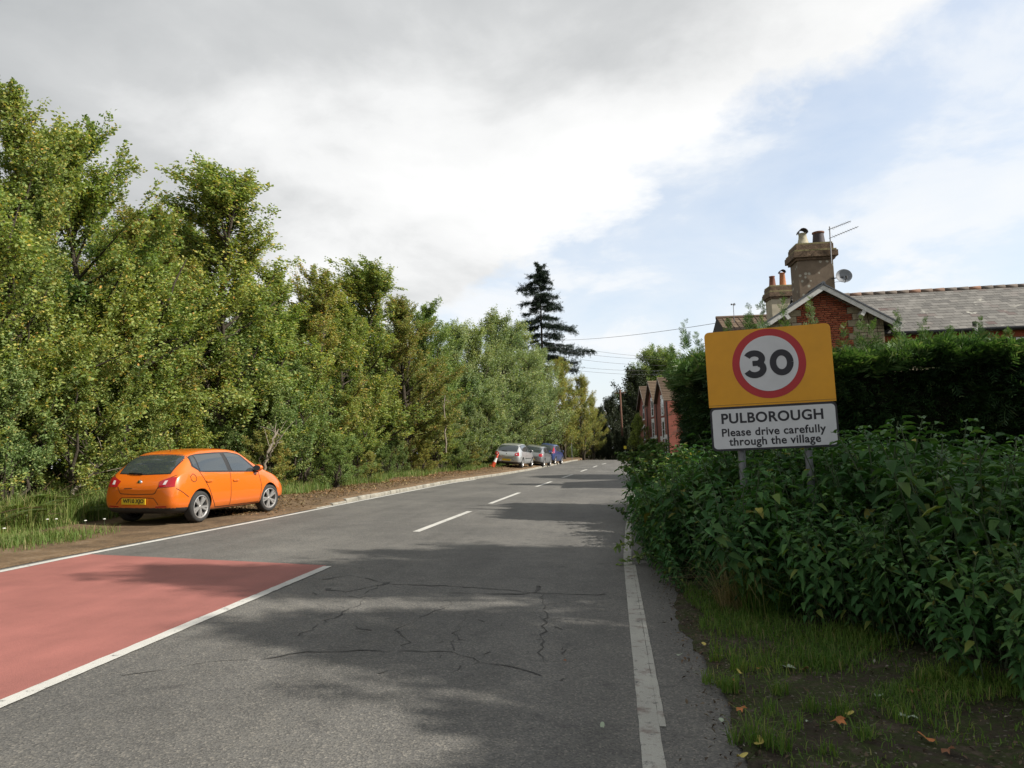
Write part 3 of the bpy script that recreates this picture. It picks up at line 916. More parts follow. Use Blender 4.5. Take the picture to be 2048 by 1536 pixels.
# --- orange hatchback -------------------------------------------------------
hatch = dict(
    st=[(-1.99, .36, .52, .66, .67, .50, .60, .56, .40),
        (-1.965, .26, .54, .74, .77, .64, .735, .67, .52),
        (-1.86, .22, .56, .86, .91, .72, .805, .73, .57),
        (-1.76, .21, .57, .955, 1.03, .75, .825, .75, .57),
        (-1.58, .20, .58, .995, 1.20, .77, .840, .768, .575),
        (-1.36, .19, .58, 1.00, 1.36, .78, .845, .775, .565),
        (-1.00, .18, .58, .995, 1.425, .78, .845, .785, .555),
        (-0.35, .18, .58, .97, 1.465, .78, .845, .790, .565),
        (0.20, .18, .57, .945, 1.445, .78, .845, .790, .565),
        (0.42, .18, .57, .935, 1.39, .78, .845, .788, .585),
        (0.80, .18, .57, .925, 1.17, .78, .845, .785, .60),
        (1.12, .18, .56, .915, .985, .78, .845, .775, .66),
        (1.45, .19, .56, .86, .92, .77, .840, .750, .60),
        (1.78, .20, .54, .76, .83, .74, .810, .690, .52),
        (1.97, .22, .50, .64, .70, .66, .720, .60, .44),
        (2.06, .26, .46, .55, .57, .54, .60, .50, .36)],
    rw=.305, rim=.222, tw=.205, fx=1.235, rx=-1.235, tr=.745, spokes=5, double=True, valance=.335, steer=-0.16,
    side=[('trim', [(-1.40, 1.10), (-1.20, .985), (-.6, .965), (.1, .945), (.82, .925)], [(-1.36, 1.30), (-1.1, 1.345), (-.55, 1.372), (-.05, 1.375), (.30, 1.325), (.78, 1.0)]),
          ('pane', [(-1.36, 1.115), (-1.24, 1.035)], [(-1.335, 1.285), (-1.24, 1.31)]),
          ('pane', [(-1.205, 1.005), (-.32, .985)], [(-1.20, 1.315), (-.38, 1.350)]),
          ('pane', [(-.17, .980), (.72, .950)], [(-.25, 1.350), (-.03, 1.350), (.26, 1.300), (.66, 1.005)])],
    seams=[[(-1.30, 1.10), (-1.22, .98), (-.98, .64), (-.86, .42), (-.74, .27)], [(-.25, .97), (-.27, .65), (-.26, .27)],
           [(.80, .93), (.87, .62), (.84, .30)], [(-.74, .265), (.84, .255)], [(-1.88, .70), (-1.72, .60), (-1.60, .52)],
           [(-1.52, .91), (-1.44, .965), (-1.36, .91), (-1.36, .83), (-1.44, .80), (-1.51, .84), (-1.52, .91)]],
    handles=[(-.99, .80), (-.10, .775)], mirror=(.66, .955),
    rear=[('trim', [(-.57, .970), (0, .950), (.57, .970)], [(-.605, 1.305), (-.56, 1.330), (0, 1.342), (.56, 1.330), (.605, 1.305)]),
          ('pane', [(-.55, .985), (0, .965), (.55, .985)], [(-.585, 1.290), (-.545, 1.312), (0, 1.325), (.545, 1.312), (.585, 1.290)]),
          ('lamp', [(-.745, .735), (-.46, .725)], [(-.725, .915), (-.60, .905), (-.43, .835)]),
          ('lamp', [(.46, .725), (.745, .735)], [(.43, .835), (.60, .905), (.725, .915)]),
          ('lamp2', [(-.59, .775), (-.53, .775)], [(-.60, .855), (-.545, .845)]),
          ('lamp2', [(.53, .775), (.59, .775)], [(.545, .845), (.60, .855)]),
          ('reflector', [(-.64, .352), (-.40, .345)], [(-.62, .375), (-.41, .366)]),
          ('reflector', [(.40, .345), (.64, .352)], [(.41, .366), (.62, .375)])],
    rear_seams=[[(-.45, .735), (-.38, .60), (0, .585), (.38, .60), (.45, .735)], [(-.46, .40), (-.36, .52), (0, .53), (.36, .52), (.46, .40)], [(-.70, .95), (-.50, .84)], [(.70, .95), (.50, .84)],
                [(.12, .705), (.30, .700)]],
    wiper=((.02, .975), (.34, .985)), badge=.81, plate=(.455, 0.06), reg='WF10 XJO', aerial=-1.1,
    front=[('pane', [(-.60, 1.02), (0, 1.03), (.60, 1.02)], [(-.50, 1.36), (0, 1.39), (.50, 1.36)]),
           ('lamp', [(-.66, .60), (-.42, .57)], [(-.66, .70), (-.42, .66)]), ('lamp', [(.42, .57), (.66, .60)], [(.42, .66), (.66, .70)]),
           ('grille', [(-.32, .42), (.32, .42)], [(-.36, .56), (.36, .56)])])
a = on_ground(398, 1046); b = on_ground(543, 1023)
build_car(hatch, 'orange_hatchback', 'bright orange five-door hatchback parked on the dirt lay-by', car_frame((a.x, a.y), (b.x, b.y), .80, -1.235, 1.235), carpaint('orange_paint', (0.64, 0.132, 0.005)))


def variant(src, sx=1, sy=1, sz=1, **kw):
    s = dict(src)
    s['st'] = [(x * sx, zb * sz, zm * sz, zs * sz, zt * sz, a * sy, b * sy, c * sy, d * sy) for (x, zb, zm, zs, zt, a, b, c, d) in src['st']]
    sc2 = lambda L, kx: [(u * kx, v * sz) for u, v in L]
    s['side'] = [(k, sc2(lo, sx), sc2(hi, sx)) for k, lo, hi in src['side']]
    s['rear'] = [(k, sc2(lo, sy), sc2(hi, sy)) for k, lo, hi in src['rear']]
    s['front'] = [(k, sc2(lo, sy), sc2(hi, sy)) for k, lo, hi in src['front']]
    s['seams'] = [sc2(l, sx) for l in src['seams']]
    s['rear_seams'] = [sc2(l, sy) for l in src['rear_seams']]
    s['handles'] = sc2(src['handles'], sx)
    s['mirror'] = (src['mirror'][0] * sx, src['mirror'][1] * sz)
    s['fx'] = src['fx'] * sx; s['rx'] = src['rx'] * sx; s['tr'] = src['tr'] * sy
    s['badge'] = src['badge'] * sz; s['plate'] = (src['plate'][0] * sz, 0)
    s['wiper'] = tuple((u * sy, v * sz) for u, v in src['wiper'])
    s['reg'] = None; s['steer'] = None; s['double'] = False
    s.update(kw)
    return s


# silver hatch: upright tail, round cornered lamps, rubbing strip on a long single door
silver = variant(hatch, 1.03, 1.035, 1.02, spokes=7, rim=.205)
silver['st'] = [list(t) for t in silver['st']]
for t in silver['st']:
    if t[0] < -1.5 and t[0] > -1.9: t[4] = min(1.42, t[4] + .03)
k = 1.035
silver['side'] = [silver['side'][0], ('pane', [(-1.38, 1.14), (-1.2, 1.03), (-.42, 1.005)], [(-1.36, 1.30), (-1.2, 1.34), (-.44, 1.378)]), ('pane', [(-.30, 1.0), (.74, .97)], [(-.34, 1.378), (0, 1.378), (.26, 1.32), (.68, 1.03)]),
                  ('rub', [(-.75, .56), (.80, .55)], [(-.75, .60), (.80, .59)])]
silver['rear'] = [r for r in silver['rear'] if r[0] in ('pane', 'trim')] + [
    ('lamp', [(-.77, .74), (-.62, .725), (-.50, .76)], [(-.76, .93), (-.62, .935), (-.49, .86)]),
    ('lamp', [(.50, .76), (.62, .725), (.77, .74)], [(.49, .86), (.62, .935), (.76, .93)]),
    ('lamp2', [(-.645, .80), (-.575, .80)], [(-.645, .86), (-.575, .86)]), ('lamp2', [(.575, .80), (.645, .80)], [(.575, .86), (.645, .86)])]
silver['seams'] = [[(-.40, 1.0), (-.40, .65), (-.38, .27)], [(.82, .95), (.88, .62), (.86, .30)], [(-.38, .265), (.86, .255)]]
silver['handles'] = [(-.22, .80)]
silver['valance'] = .36
silver['plate'] = (.47, 0)
pA = Vector((-5.58, 44.6)); pB = Vector((-5.28, 47.2))
build_car(silver, 'silver_hatchback', 'pale silver hatchback parked rearmost in the row of three behind the kerb', car_frame(pA, pB, .83, silver['rx'], silver['fx']), carpaint('silver_paint', (0.46, 0.47, 0.47), 0.55, 0.35))
grey = variant(hatch, 1.045, 1.035, .985, spokes=5, rim=.215)
grey['rear'] = [r for r in grey['rear'] if r[0] in ('pane', 'trim')] + [
    ('lamp', [(-.78, .70), (-.60, .70), (-.52, .74)], [(-.77, .90), (-.62, .905), (-.52, .86)]),
    ('lamp', [(.52, .74), (.60, .70), (.78, .70)], [(.52, .86), (.62, .905), (.77, .90)])]
pA = Vector((-4.93, 51.6)); pB = Vector((-4.70, 54.2))
build_car(grey, 'grey_hatchback', 'darker grey hatchback parked between the silver car and the blue car', car_frame(pA, pB, .83, grey['rx'], grey['fx']), carpaint('grey_paint', (0.24, 0.25, 0.26), 0.5, 0.35))
blue = variant(hatch, .90, .96, 1.09, spokes=6, rim=.20)
blue['rear'] = [r for r in blue['rear'] if r[0] in ('pane', 'trim')] + [
    ('lamp', [(-.70, .86), (-.60, .86)], [(-.60, 1.40), (-.53, 1.40)]), ('lamp', [(.60, .86), (.70, .86)], [(.53, 1.40), (.60, 1.40)])]
blue['side'] = blue['side'] + [('lamp', [(-1.66, .90), (-1.58, .90)], [(-1.36, 1.42), (-1.28, 1.42)])]
pA = Vector((-4.70, 58.6)); pB = Vector((-4.32, 60.8))
build_car(blue, 'blue_hatchback', 'tall dark blue small car with high tail lamps, foremost of the parked row', car_frame(pA, pB, .76, blue['rx'], blue['fx']), carpaint('blue_paint', (0.020, 0.045, 0.17), 0.3, 0.35))

# ================================================================== village sign
MT['sign_yellow'] = plain('yellow_sign_face', (0.70, 0.325, 0.004), 0.38, var=0.08, vscale=2.5)
MT['sign_white'] = plain('white_sign_face', (0.60, 0.62, 0.65), 0.40, var=0.07, vscale=3)
MT['sign_red'] = plain('red_sign_ring', (0.42, 0.016, 0.022), 0.40, var=0.08, vscale=3)
MT['sign_black'] = plain('black_sign_ink', (0.014, 0.014, 0.022), 0.45)
MT['sign_back'] = plain('grey_sign_back', (0.22, 0.23, 0.23), 0.5, 0.4)
sc_ = unproj(1544.5, 776, 7.70)
sang = R_(-7)
sgx = sc_.x; sgy = sc_.y
gzs = ground_z(sgx, sgy)
sign = empty('village_sign', (sgx, sgy, gzs), sang)
sign.rotation_euler = (0, R_(-0.6), sang)
tag(sign, 'yellow-backed 30 speed limit and village name sign on two grey posts among nettles', 'road sign')
SZ = sc_.z - gzs          # centre height
SW, SH = 0.638, 0.645     # half sizes


def rrect(x0, x1, z0, z1, r, n=6, corners=(1, 1, 1, 1)):
    pts = []
    for (cx, cz, a0, on) in ((x1 - r, z1 - r, 0, corners[0]), (x0 + r, z1 - r, 90, corners[1]), (x0 + r, z0 + r, 180, corners[2]), (x1 - r, z0 + r, 270, corners[3])):
        if not on:
            pts.append((cx + (r if a0 in (0, 270) else -r), cz + (r if a0 in (0, 90) else -r))); continue
        for i in range(n + 1):
            w = R_(a0 + 90 * i / n); pts.append((cx + r * math.cos(w), cz + r * math.sin(w)))
    return pts


XZ = Matrix(((1, 0, 0, 0), (0, 0, -1, 0), (0, 1, 0, SZ), (0, 0, 0, 1)))     # local (x, z, -y)
zsplit = -0.175


def plate(nm, poly, d0, d1, mat, parent=sign):
    mb = MB(); mb.prism(poly, d0, d1, XZ); return mb.build(nm, mat, parent)


board = plate('yellow_board', rrect(-SW, SW, zsplit, SH, 0.05, corners=(1, 1, 0, 0)), 0.0, 0.014, 'sign_yellow')
mb = MB(); mb.box(-SW, SW, -0.0155, -0.012, SZ + zsplit + 0.018, SZ + zsplit + 0.021); mb.build('board_joint', 'sign_black', board)
ccx, ccz, cr1, cr2 = 0.005, 0.265, 0.372, 0.296
ring = [(ccx + cr1 * math.cos(2 * math.pi * i / 72), ccz + cr1 * math.sin(2 * math.pi * i / 72)) for i in range(72)]
disc = [(ccx + cr2 * math.cos(2 * math.pi * i / 72), ccz + cr2 * math.sin(2 * math.pi * i / 72)) for i in range(72)]
plate('red_ring', ring, 0.014, 0.017, 'sign_red', board)
plate('white_disc', disc, 0.017, 0.020, 'sign_white', board)


def stroke(nm, polys, d0, d1, mat, parent):
    """polys: list of (centre line points, half width) drawn as thick strokes with butt ends"""
    mb = MB()
    for pts, hw in polys:
        P = [Vector(p) for p in pts]; L = []; Rr = []
        for i, p in enumerate(P):
            t = (P[min(i + 1, len(P) - 1)] - P[max(i - 1, 0)]).normalized(); s = Vector((-t.y, t.x)) * hw
            L.append(p + s); Rr.append(p - s)
        vs = [XZ @ Vector((q.x, q.y, d)) for d in (d0, d1) for q in L + Rr]
        n = len(P); o = 2 * n; fs = []
        for i in range(n - 1):
            fs += [(o + i, o + n + i, o + n + i + 1, o + i + 1), (i, i + 1, n + i + 1, n + i), (i, o + i, o + i + 1, i + 1), (n + i, n + i + 1, o + n + i + 1, o + n + i)]
        fs += [(0, n, o + n, o), (n - 1, o + n - 1, o + 2 * n - 1, 2 * n - 1)]
        mb.add(vs, fs)
    return mb.build(nm, mat, parent)


def arc(cx, cz, rx, rz, a0, a1, n=20):
    return [(cx + rx * math.cos(R_(a0 + (a1 - a0) * i / n)), cz + rz * math.sin(R_(a0 + (a1 - a0) * i / n))) for i in range(n + 1)]


# "3": two bowls meeting at a short bar, "0": tall oval
hw = 0.033
zc = ccz
three = arc(ccx - 0.145, zc + 0.056, 0.078, 0.060, 156, -72, 22)
three2 = arc(ccx - 0.145, zc - 0.050, 0.086, 0.068, 68, -158, 24)
stroke('figure', [(three, hw)], 0.020, 0.0222, 'sign_black', board)
stroke('figure_bowl', [(three2, hw)], 0.0204, 0.0226, 'sign_black', board)
stroke('figure_bar', [([(ccx - 0.165, zc + 0.008), (ccx - 0.115, zc + 0.008)], 0.028)], 0.0208, 0.0230, 'sign_black', board)
stroke('figure', [(arc(ccx + 0.128, zc + 0.0, 0.086, 0.106, 0, 360, 48), hw)], 0.020, 0.0225, 'sign_black', board)
lower = plate('name_board', rrect(-SW + 0.004, SW, -SH, zsplit - 0.002, 0.05), 0.0, 0.016, 'sign_black')
plate('white_panel', rrect(-SW + 0.024, SW - 0.02, -SH + 0.022, zsplit - 0.026, 0.04), 0.016, 0.019, 'sign_white', lower)


def lettering(body, width, height, xc, zc, off, parent, d=0.0205, sp=1.06):
    tm = text_mesh(body, 0.1, off, sp)
    n = len(tm.vertices); wv = np.zeros(n * 3, np.float32); tm.vertices.foreach_get('co', wv); wv = wv.reshape(-1, 3)
    mn, mx = wv.min(0), wv.max(0)
    k = width / (mx[0] - mn[0])
    kz = height / (mx[1] - mn[1]) if height else k
    X = (wv[:, 0] - (mn[0] + mx[0]) / 2) * k + xc; Z = (wv[:, 1] - (mn[1] + mx[1]) / 2) * kz + zc
    nv = np.stack([X, np.full(n, -d), Z + SZ], 1).astype(np.float32)
    tm.vertices.foreach_set('co', nv.ravel()); tm.materials.clear(); tm.materials.append(MT['sign_black']); tm.update()
    return link('lettering', tm, parent)


lettering('PULBOROUGH', 1.02, 0.112, -0.01, -0.300, 0.0028, lower)
lettering('Please drive carefully', 1.04, 0.112, -0.005, -0.462, 0.0024, lower)
lettering('through the village', 0.915, 0.112, 0.0, -0.563, 0.0024, lower)
for x in (-0.335, 0.335):
    mb = MB(); mb.tube([(x, 0.06, -0.2), (x, 0.06, SZ + 0.55)], 0.038, 14); mb.build('post', 'steel', sign, True)
    for z in (-0.45, 0.05, 0.42):
        mb = MB(); mb.box(x - 0.06, x + 0.06, 0.002, 0.11, SZ + z - 0.02, SZ + z + 0.02); mb.build('clip', 'steel', sign)
mb = MB(); mb.box(-SW + .03, SW - .03, 0.001, 0.02, SZ - .48, SZ - .44); mb.box(-SW + .03, SW - .03, 0.001, 0.02, SZ + .40, SZ + .44); mb.build('rail', 'sign_back', sign)

# ================================================================== houses
MT['brick'] = piece('red_brick', [(0.0, (0.25, 0.068, 0.036)), (0.5, (0.36, 0.095, 0.048)), (1.0, (0.42, 0.135, 0.066))], nscale=9)
MT['stone'] = piece('sandstone_block', [(0.0, (0.30, 0.26, 0.18)), (0.5, (0.36, 0.31, 0.21)), (1.0, (0.42, 0.36, 0.26))], nscale=6)
MT['mortar'] = plain('lime_mortar', (0.33, 0.28, 0.22), 0.95, var=0.2)
MT['brick_wall'] = None
MT['slate'] = piece('weathered_slate', [(0.0, (0.13, 0.125, 0.118)), (0.5, (0.185, 0.178, 0.165)), (0.9, (0.225, 0.215, 0.20)), (1.0, (0.12, 0.085, 0.08))], 0.75, ((0.42, 0.41, 0.36), 1.6, 0.64), nscale=2.2)
MT['slate_under'] = plain('roof_underlay', (0.045, 0.042, 0.04), 0.95)
MT['ridge'] = piece('ridge_tile', [(0.0, (0.15, 0.13, 0.115)), (0.8, (0.18, 0.145, 0.12)), (1.0, (0.28, 0.15, 0.10))], nscale=5)
MT['white_wood'] = plain('white_bargeboard', (0.58, 0.58, 0.56), 0.6, var=0.18, vscale=6)
MT['barge_grey'] = plain('weathered_bargeboard', (0.17, 0.14, 0.115), 0.8, var=.3)
MT['gutter'] = plain('black_gutter', (0.02, 0.021, 0.024), 0.4)
MT['lead'] = plain('lead_flashing', (0.10, 0.11, 0.13), 0.5, 0.3)
m_, nt_, b_ = newmat('lichened_render')
v_ = objcoord(nt_)
c_ = ramp(nt_, noise(nt_, v_, 2.5, 7, 0.7), [(0.3, (0.125, 0.095, 0.068)), (0.7, (0.215, 0.165, 0.12))])
vo = nt_.nodes.new('ShaderNodeTexVoronoi'); vo.inputs['Scale'].default_value = 4.2; nt_.links.new(v_, vo.inputs['Vector'])
sp_ = math_n(nt_, 'ADD', vo.outputs['Distance'], math_n(nt_, 'MULTIPLY', noise(nt_, v_, 14, 3), 0.22))
c_ = mix(nt_, ramp(nt_, sp_, [(0.30, (0.85,) * 3), (0.36, (0,) * 3)]), c_, (0.40, 0.39, 0.33))
nt_.links.new(c_, b_.inputs['Base Color']); b_.inputs['Roughness'].default_value = 0.95
MT['render'] = m_
MT['cap_brick'] = plain('mossy_brick_cap', (0.125, 0.085, 0.055), 0.95, var=0.55, vscale=7, bump=0.6, bscale=20)
MT['cap_moss'] = plain('lichen_on_cap', (0.20, 0.175, 0.085), 0.95, var=0.4, vscale=9)
MT['pot_cream'] = plain('cream_chimney_pot', (0.36, 0.33, 0.24), 0.85, var=0.3)
MT['pot_dark'] = plain('sooty_chimney_pot', (0.045, 0.035, 0.042), 0.7, var=0.3)
MT['pot_rim'] = plain('terracotta_rim', (0.16, 0.075, 0.05), 0.85, var=0.3)
MT['terracotta'] = plain('terracotta_pot', (0.42, 0.17, 0.075), 0.85, var=0.25)
MT['terracotta_dk'] = plain('brown_terracotta_pot', (0.19, 0.075, 0.05), 0.85, var=0.25)
MT['cream_render'] = plain('cream_render', (0.40, 0.36, 0.27), 0.9, var=0.2, vscale=3)
MT['dish'] = plain('grey_dish', (0.20, 0.215, 0.24), 0.6)
MT['aluminium'] = plain('aerial_aluminium', (0.30, 0.30, 0.31), 0.4, 0.7)
MT['window_glass'] = plain('window_glass', (0.06, 0.065, 0.07), 0.05, 0, 0, 0.8)
MT['white_window'] = plain('white_window_frame', (0.72, 0.72, 0.72), 0.5)

ap = unproj(1640, 571, 25.0)                       # apex of the gable
hx = Vector((math.cos(R_(2)), math.sin(R_(2)), 0))
hg = ground_z(ap.x, ap.y)
house = empty('slate_roofed_house', (ap.x, ap.y, hg), R_(2))
tag(house, 'stone and red brick gabled house with long slate roof behind the conifer hedge', 'house')
ZA = ap.z - hg
PT = math.tan(R_(31.5))
GW = 2.25                                          # half width of the gable at eaves
# backing wall of the gable wing and main range (sits behind the facing pieces)
zeg = ZA - 0.12 - GW * PT
mb = MB()
gp = [(-GW + .25, 0), (GW - .25, 0), (GW - .25, zeg + .25 * PT), (0, ZA - 0.12), (-GW + .25, zeg + .25 * PT)]
mb.prism(gp, 0, -4.0, Matrix(((1, 0, 0, 0), (0, 0, -1, 0.06), (0, 1, 0, 0), (0, 0, 0, 1))))
mb.build('gable_wall', 'mortar', house)
# facing: brick panel with toothed edges and stone blocks either side
gw = empty('gable_facing'); gw.parent = house
z = ZA - 0.30
row = 0
BH, BWd = 0.075, 0.225
brick_me = {}
def block(nm, x0, x1, z0, z1, mat, par, dy=0.0):
    key = (nm, round(x1 - x0, 3), round(z1 - z0, 3))
    if key not in brick_me:
        w, h = (x1 - x0) / 2, (z1 - z0) / 2
        mbb = MB(); b = 0.006
        mbb.add([(-w, 0, -h), (w, 0, -h), (w, 0, h), (-w, 0, h), (-w + b, -0.045, -h + b), (w - b, -0.045, -h + b), (w - b, -0.045, h - b), (-w + b, -0.045, h - b)],
                [(0, 1, 5, 4), (1, 2, 6, 5), (2, 3, 7, 6), (3, 0, 4, 7), (4, 5, 6, 7)])
        me = mbb.mesh(nm, False); me.materials.append(MT[mat]); brick_me[key] = me
    o = link(nm, brick_me[key], par)
    o.location = ((x0 + x1) / 2, 0.055 + dy, (z0 + z1) / 2)
    return o
zz0 = ZA - 2.6
rows = int((ZA - 0.2 - zz0) / BH)
for r in range(rows):
    z0 = zz0 + r * BH
    lim = (ZA - 0.14 - (z0 + BH)) / PT              # half width available under the slope
    if lim < 0.12: continue
    tooth = (r // 3) % 2
    pw = 0.76 if tooth else 0.92
    xc = 0.07
    x = max(-lim, xc - pw + 0.0)
    xe = min(lim, xc + pw)
    first = True
    while x < xe - 0.03:
        w = BWd * (0.5 if (first and r % 2) else 1)
        x1 = min(x + w, xe)
        if xe - x1 < 0.06: x1 = xe
        block('brick', x, x1 - 0.011, z0, z0 + BH - 0.011, 'brick', gw, random.uniform(-.004, .004)); x = x1; first = False
    if r % 3 == 0:
        sh = BH * 3
        lim2 = (ZA - 0.10 - (z0 + sh * 0.55)) / PT
        for s in (-1, 1):
            x = xc * 1 + s * pw
            while abs(x) < min(lim2, GW - .25) - 0.08:
                w = random.choice((0.34, 0.42, 0.5, 0.28))
                xe2 = x + s * w
                if abs(xe2) > min(lim2, GW - .25): xe2 = s * min(lim2, GW - .25)
                hs = random.choice((1, 2)) if abs(xe2 - x) < .45 else 1
                a, b2 = min(x, xe2), max(x, xe2)
                if hs == 1: block('stone', a + .006, b2 - .006, z0, z0 + sh - .012, 'stone', gw, random.uniform(-.008, .004))
                else:
                    block('stone', a + .006, b2 - .006, z0, z0 + sh / 2 - .012, 'stone', gw, random.uniform(-.008, .004))
                    block('stone', a + .006, b2 - .006, z0 + sh / 2, z0 + sh - .012, 'stone', gw, random.uniform(-.008, .004))
                x = xe2
# gable wing roof, bargeboards, purlin ends
GF = -0.32
for s in (-1, 1):
    ex = s * (GW + 0.18); ez = ZA - (GW + 0.18) * PT
    mb = MB(); mb.add([(0, GF, ZA), (ex, GF, ez), (ex, 3.8, ez), (0, 3.8, ZA), (0, GF, ZA - .05), (ex, GF, ez - .05), (ex, 3.8, ez - .05), (0, 3.8, ZA - .05)],
                      [(0, 1, 2, 3), (4, 7, 6, 5), (0, 4, 5, 1), (1, 5, 6, 2), (2, 6, 7, 3), (3, 7, 4, 0)])
    mb.build('wing_roof', 'slate', house)
    mb = MB(); mb.add([(0, GF - .03, ZA - .055), (ex, GF - .03, ez - .055), (ex, GF - .03, ez - .225), (0, GF - .03, ZA - .235), (0, GF + .01, ZA - .055), (ex, GF + .01, ez - .055), (ex, GF + .01, ez - .225), (0, GF + .01, ZA - .235)],
                      [(0, 3, 2, 1), (4, 5, 6, 7), (0, 1, 5, 4), (1, 2, 6, 5), (2, 3, 7, 6), (3, 0, 4, 7)])
    bb = mb.build('bargeboard', 'white_wood', house)
    mb = MB(); mb.add([(0, GF - .06, ZA - .0), (ex, GF - .06, ez - .0), (ex, GF - .06, ez - .05), (0, GF - .06, ZA - .05), (0, GF + .0, ZA - .0), (ex, GF + .0, ez - .0), (ex, GF + .0, ez - .05), (0, GF + .0, ZA - .05)],
                      [(0, 3, 2, 1), (4, 5, 6, 7), (0, 1, 5, 4), (1, 2, 6, 5), (2, 3, 7, 6), (3, 0, 4, 7)])
    mb.build('roof_edge', 'lead', bb)
    px_ = s * 1.28; pz_ = ZA - 1.28 * PT - .23
    mb = MB(); mb.box(-.06, .06, GF - .02, 0.05, -.17, .0, Matrix.Translation((px_, 0, pz_)) @ Matrix.Rotation(s * R_(31), 4, 'Y')); mb.build('purlin_end', 'white_wood', bb)
mb = MB(); mb.tube([(0, GF - .06, ZA + .0), (0, 3.8, ZA + .0)], 0.07, 8); mb.build('wing_ridge', 'lead', house)
# main roof to the right: individual slates
YR_, ZRG = 3.55, ZA + 0.26
YE, ZE = 0.18, ZA - 1.72
X0, X1 = 0.0, 13.5
mb = MB(); mb.add([(X0, YR_, ZRG - .03), (X1, YR_, ZRG - .03), (X1, YE, ZE - .03), (X0, YE, ZE - .03), (X1, 2 * YR_ - YE, ZE - .03), (X0, 2 * YR_ - YE, ZE - .03)], [(0, 3, 2, 1), (0, 1, 4, 5)])
mb.build('roof_deck', 'slate_under', house)
mr = empty('main_roof'); mr.parent = house
sl = math.hypot(YR_ - YE, ZRG - ZE); pang = math.atan2(ZRG - ZE, YR_ - YE)
NCO = 15; ex_ = sl / NCO; SWD = 0.30
mb = MB(); mb.box(-SWD / 2 + .004, SWD / 2 - .004, -ex_ * .06, ex_ * 1.25, -.007, .007); sl_me = mb.mesh('slate'); sl_me.materials.append(MT['slate'])
slv = []; slf = []
cnt = 0
cand = []
for c in range(NCO):
    off = (c % 2) * SWD / 2
    for k in range(int((X1 - X0) / SWD)):
        x = X0 + off + SWD * (k + .5)
        yy = YE + (YR_ - YE) * c / NCO; zc_ = ZE + (ZRG - ZE) * c / NCO
        if x < GW + .3 - 0 and (ZA - x * PT) > zc_ + .25: continue     # hidden under the wing roof
        w = house.matrix_world if False else None
        p = Vector((ap.x, ap.y, hg)) + hx * x + Vector((-hx.y, hx.x, 0)) * yy + Vector((0, 0, zc_))
        q = proj(p)
        vis = q[0] < 2070 and q[1] < 690
        cand.append((0 if vis else 1, (p - CAM).length, x, yy, zc_))
cand.sort()
for i, (vis, d, x, yy, zc_) in enumerate(cand):
    mt = Matrix.Translation((x, yy, zc_ + .012)) @ Matrix.Rotation(pang - R_(1.6) + random.uniform(-.01, .01), 4, 'X') @ Matrix.Rotation(random.uniform(-.012, .012), 4, 'Z')
    if i < 298 and vis == 0:
        o = link('slate', sl_me, mr); o.matrix_local = mt
    else:
        o_ = len(slv)
        for v in sl_me.vertices: slv.append(tuple(mt @ v.co))
        for p in sl_me.polygons: slf.append(tuple(j + o_ for j in p.vertices))
me = bpy.data.meshes.new('slates'); me.from_pydata(slv, [], slf); me.materials.append(MT['slate'])
o = link('slates', me, mr); o['kind'] = 'stuff'
mbr = MB(); mbr.tube([(-.22, 0, 0), (.22, 0, 0)], [.085, .10], 10); mbr.sm = True; rt_me = mbr.mesh('ridge_tile'); rt_me.materials.append(MT['ridge'])
for k in range(30):
    o = link('ridge_tile', rt_me, mr); o.location = (X0 + .22 + k * .44, YR_, ZRG + .02); o.rotation_euler = (random.uniform(-.2, .2), random.uniform(-.015, .015), 0)
mb = MB(); mb.tube([(GW, YE - .09, ZE - .06), (X1, YE - .09, ZE - .06)], 0.065, 10); mb.build('gutter', 'gutter', house, True)
mb = MB(); mb.box(GW - .3, X1 - .1, .45, 6.6, 0, ZE - .02); mb.build('main_wall', 'stone', house)
mb = MB(); mb.box(GW - .26, X1 - .1, .40, .449, ZE - .32, ZE - .1); mb.build('eaves_course', 'brick', house)
mb = MB(); mb.tube([(4.9, YE - .25, ZE - .5), (4.9, YE - .25, ZE + .16)], .045, 8); o = mb.build('vent_pipe', 'white_window', house)
mb = MB(); mb.tube([(4.86, YE - .26, ZE + .03), (4.86, YE - .26, ZE + .19)], .07, 8); mb.build('vent_cowl', 'gutter', o)
wn = empty('window'); wn.parent = house
mb = MB(); mb.box(6.3, 7.9, .36, .447, ZE - 1.6, ZE - .36); mb.build('frame', 'white_window', wn)
for k in range(3):
    mb = MB(); mb.box(6.38 + k * .5, 6.82 + k * .5, .345, .358, ZE - 1.5, ZE - .46); mb.build('pane', 'window_glass', wn)


def chimney(parent, x0, x1, y0, y1, zb, zt, shaft_mat, cap_h, over, name='chimney'):
    ch = empty(name); ch.parent = parent
    mb = MB(); mb.box(x0, x1, y0, y1, zb, zt - cap_h); mb.build('shaft', shaft_mat, ch, False, 0.012)
    h = cap_h
    z = zt - h
    for (o_, dz, mt) in ((over * .45, h * .14, 'cap_brick'), (over, h * .34, 'cap_brick'), (over * .75, h * .10, 'cap_moss'), (over * .25, h * .32, 'cap_brick'), (over * .1, h * .10, 'cap_moss')):
        mb = MB(); mb.box(x0 - o_, x1 + o_, y0 - o_, y1 + o_, z, z + dz - .001); mb.build('course', mt, ch, False, 0.01); z += dz
    return ch, z


